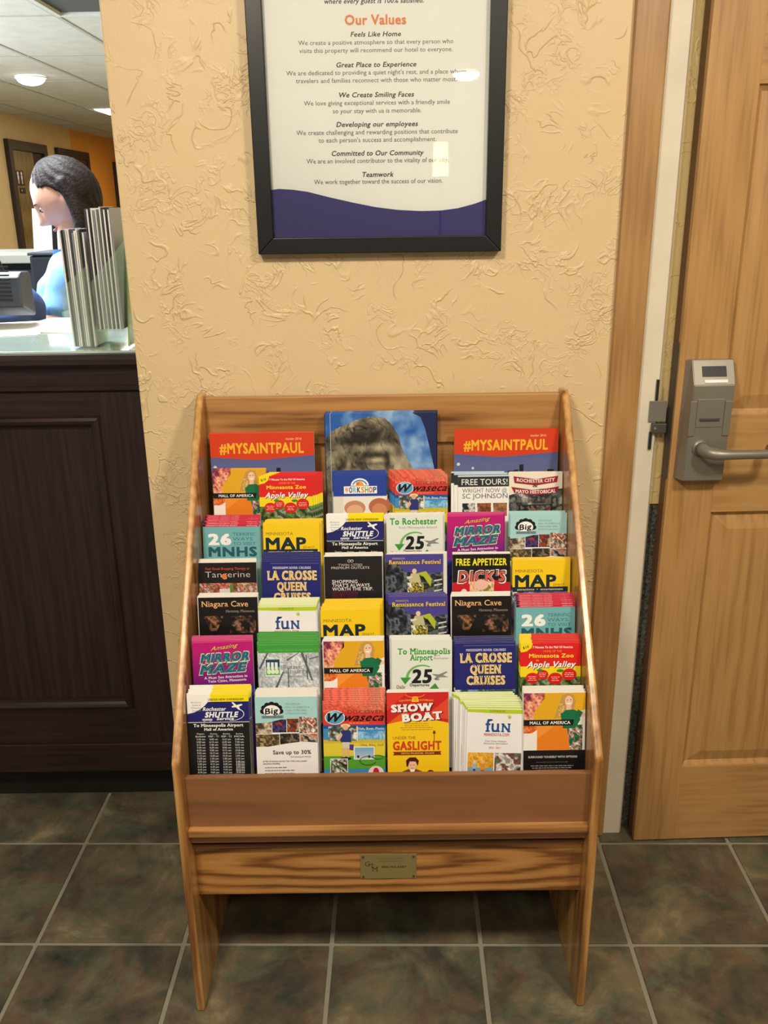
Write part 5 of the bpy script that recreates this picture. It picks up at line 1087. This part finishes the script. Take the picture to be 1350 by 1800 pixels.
# ceiling of lay-in panels on a grid
ce = box('ceiling', -4.2, 3.0, -5, 16.1, ZC+.02, ZC+.06, m_tbar); props(ce, kind='structure')
PXP = .645; gx = [atz(179, 74, ZC).x+PXP*k for k in range(-4, 8)]; PYP = 1.29; gy0 = atz(140, 26, ZC).y
bm = bmesh.new(); bx(bm, .012, PXP-.012, .012, PYP-.012, -.012, .008, .002); pme = bpy.data.meshes.new('ceiling_panel'); bm.to_mesh(pme); bm.free(); pme.materials.append(m_ceil)
vent_cell = None
for i, x in enumerate(gx[:-1]):
    for j in range(-8, 9):
        y = gy0+PYP*j
        if x > 2.4 or y > 15 or x < -4.3: continue
        if abs(x-gx[4]) < .01 and j == -1: vent_cell = (x, y); continue
        o = bpy.data.objects.new('ceiling_panel', pme); COL.objects.link(o); o.parent = ce; o.location = Vector((x, y, ZC+.012))-ce.location
bm = bmesh.new()
for x in gx: bx(bm, x-.012, x+.012, -5, 16, ZC-.004, ZC+.02)
o = obj('grid_bar', bm, m_tbar, ce); o['kind'] = 'stuff'
bm = bmesh.new()
for j in range(-7, 9):
    y = gy0+PYP*j; bx(bm, -4.1, 2.9, y-.012, y+.012, ZC-.003, ZC+.02)
o = obj('cross_bar', bm, m_tbar, ce); o['kind'] = 'stuff'
vx, vy = vent_cell
lf = empty('light_troffer', (vx+PXP/2, vy+PYP/2, ZC)); props(lf, 'unlit grey troffer set in the ceiling grid with a pale frame', 'ceiling light')
box('diffuser', vx+.03, vx+PXP-.03, vy+.03, vy+PYP-.03, ZC+.006, ZC+.014, m_dull, lf)
for q in ((vx+.012, vx+.04, vy+.012, vy+PYP-.012), (vx+PXP-.04, vx+PXP-.012, vy+.012, vy+PYP-.012), (vx+.04, vx+PXP-.04, vy+.012, vy+.04), (vx+.04, vx+PXP-.04, vy+PYP-.04, vy+PYP-.012)):
    box('frame', q[0], q[1], q[2], q[3], ZC-.012, ZC+.012, mat('pale_frame', (206, 208, 200), .5), lf)
# round downlight, lit
dl = atz(54, 139, ZC-.02)
def downlight(x, y, lab, r=.10, grp=None):
    e = empty('downlight', (x, y, ZC-.012)); props(e, lab, 'ceiling light', grp)
    bm = bmesh.new(); disc(bm, (x, y, ZC-.010), r*1.12, .010, 'z', 32); obj('trim_ring', bm, mat('trim_white', (236, 236, 230), .4), e)
    bm = bmesh.new(); oval(bm, (x, y, ZC-.016), r, r, .05, 32); obj('lens', bm, m_lamp, e, smooth=True)
downlight(dl.x, dl.y, 'round lit downlight in the ceiling above the restroom door', .105)
downlight(.68, -4.16, 'round lit downlight in the lobby ceiling, behind the photographer', .10)
q = atz(182, 195, ZC)
pe = empty('ceiling_light', (q.x+.2, q.y+.3, ZC)); props(pe, 'small lit square panel light in the ceiling beside the plaster wall', 'ceiling light')
box('lens', q.x-.02, q.x+.45, q.y-.25, q.y+.30, ZC-.014, ZC-.006, m_lamp, pe); box('frame', q.x-.04, q.x+.47, q.y-.27, q.y+.32, ZC-.0058, ZC+.0, mat('trim_white', (236, 236, 230), .4), pe)
# a floor lamp in the lobby, mirrored in the poster's glass
fx, fy = .47, -3.9
fo = empty('floor_lamp', (fx, fy, 0)); props(fo, 'slim floor lamp with a lit cylindrical shade, mirrored in the poster glass', 'lamp')
bm = bmesh.new(); disc(bm, (fx, fy, .012), .14, .024, 'z', 32); obj('base', bm, m_steel_dk, fo)
bm = bmesh.new(); tube(bm, [(fx, fy, .02), (fx, fy, 1.62)], .011, 12); obj('pole', bm, m_steel_dk, fo)
bm = bmesh.new(); tube(bm, [(fx, fy, 1.60), (fx, fy, 1.84)], [.062, .052], 28); obj('lamp_shade', bm, m_lampw, fo)
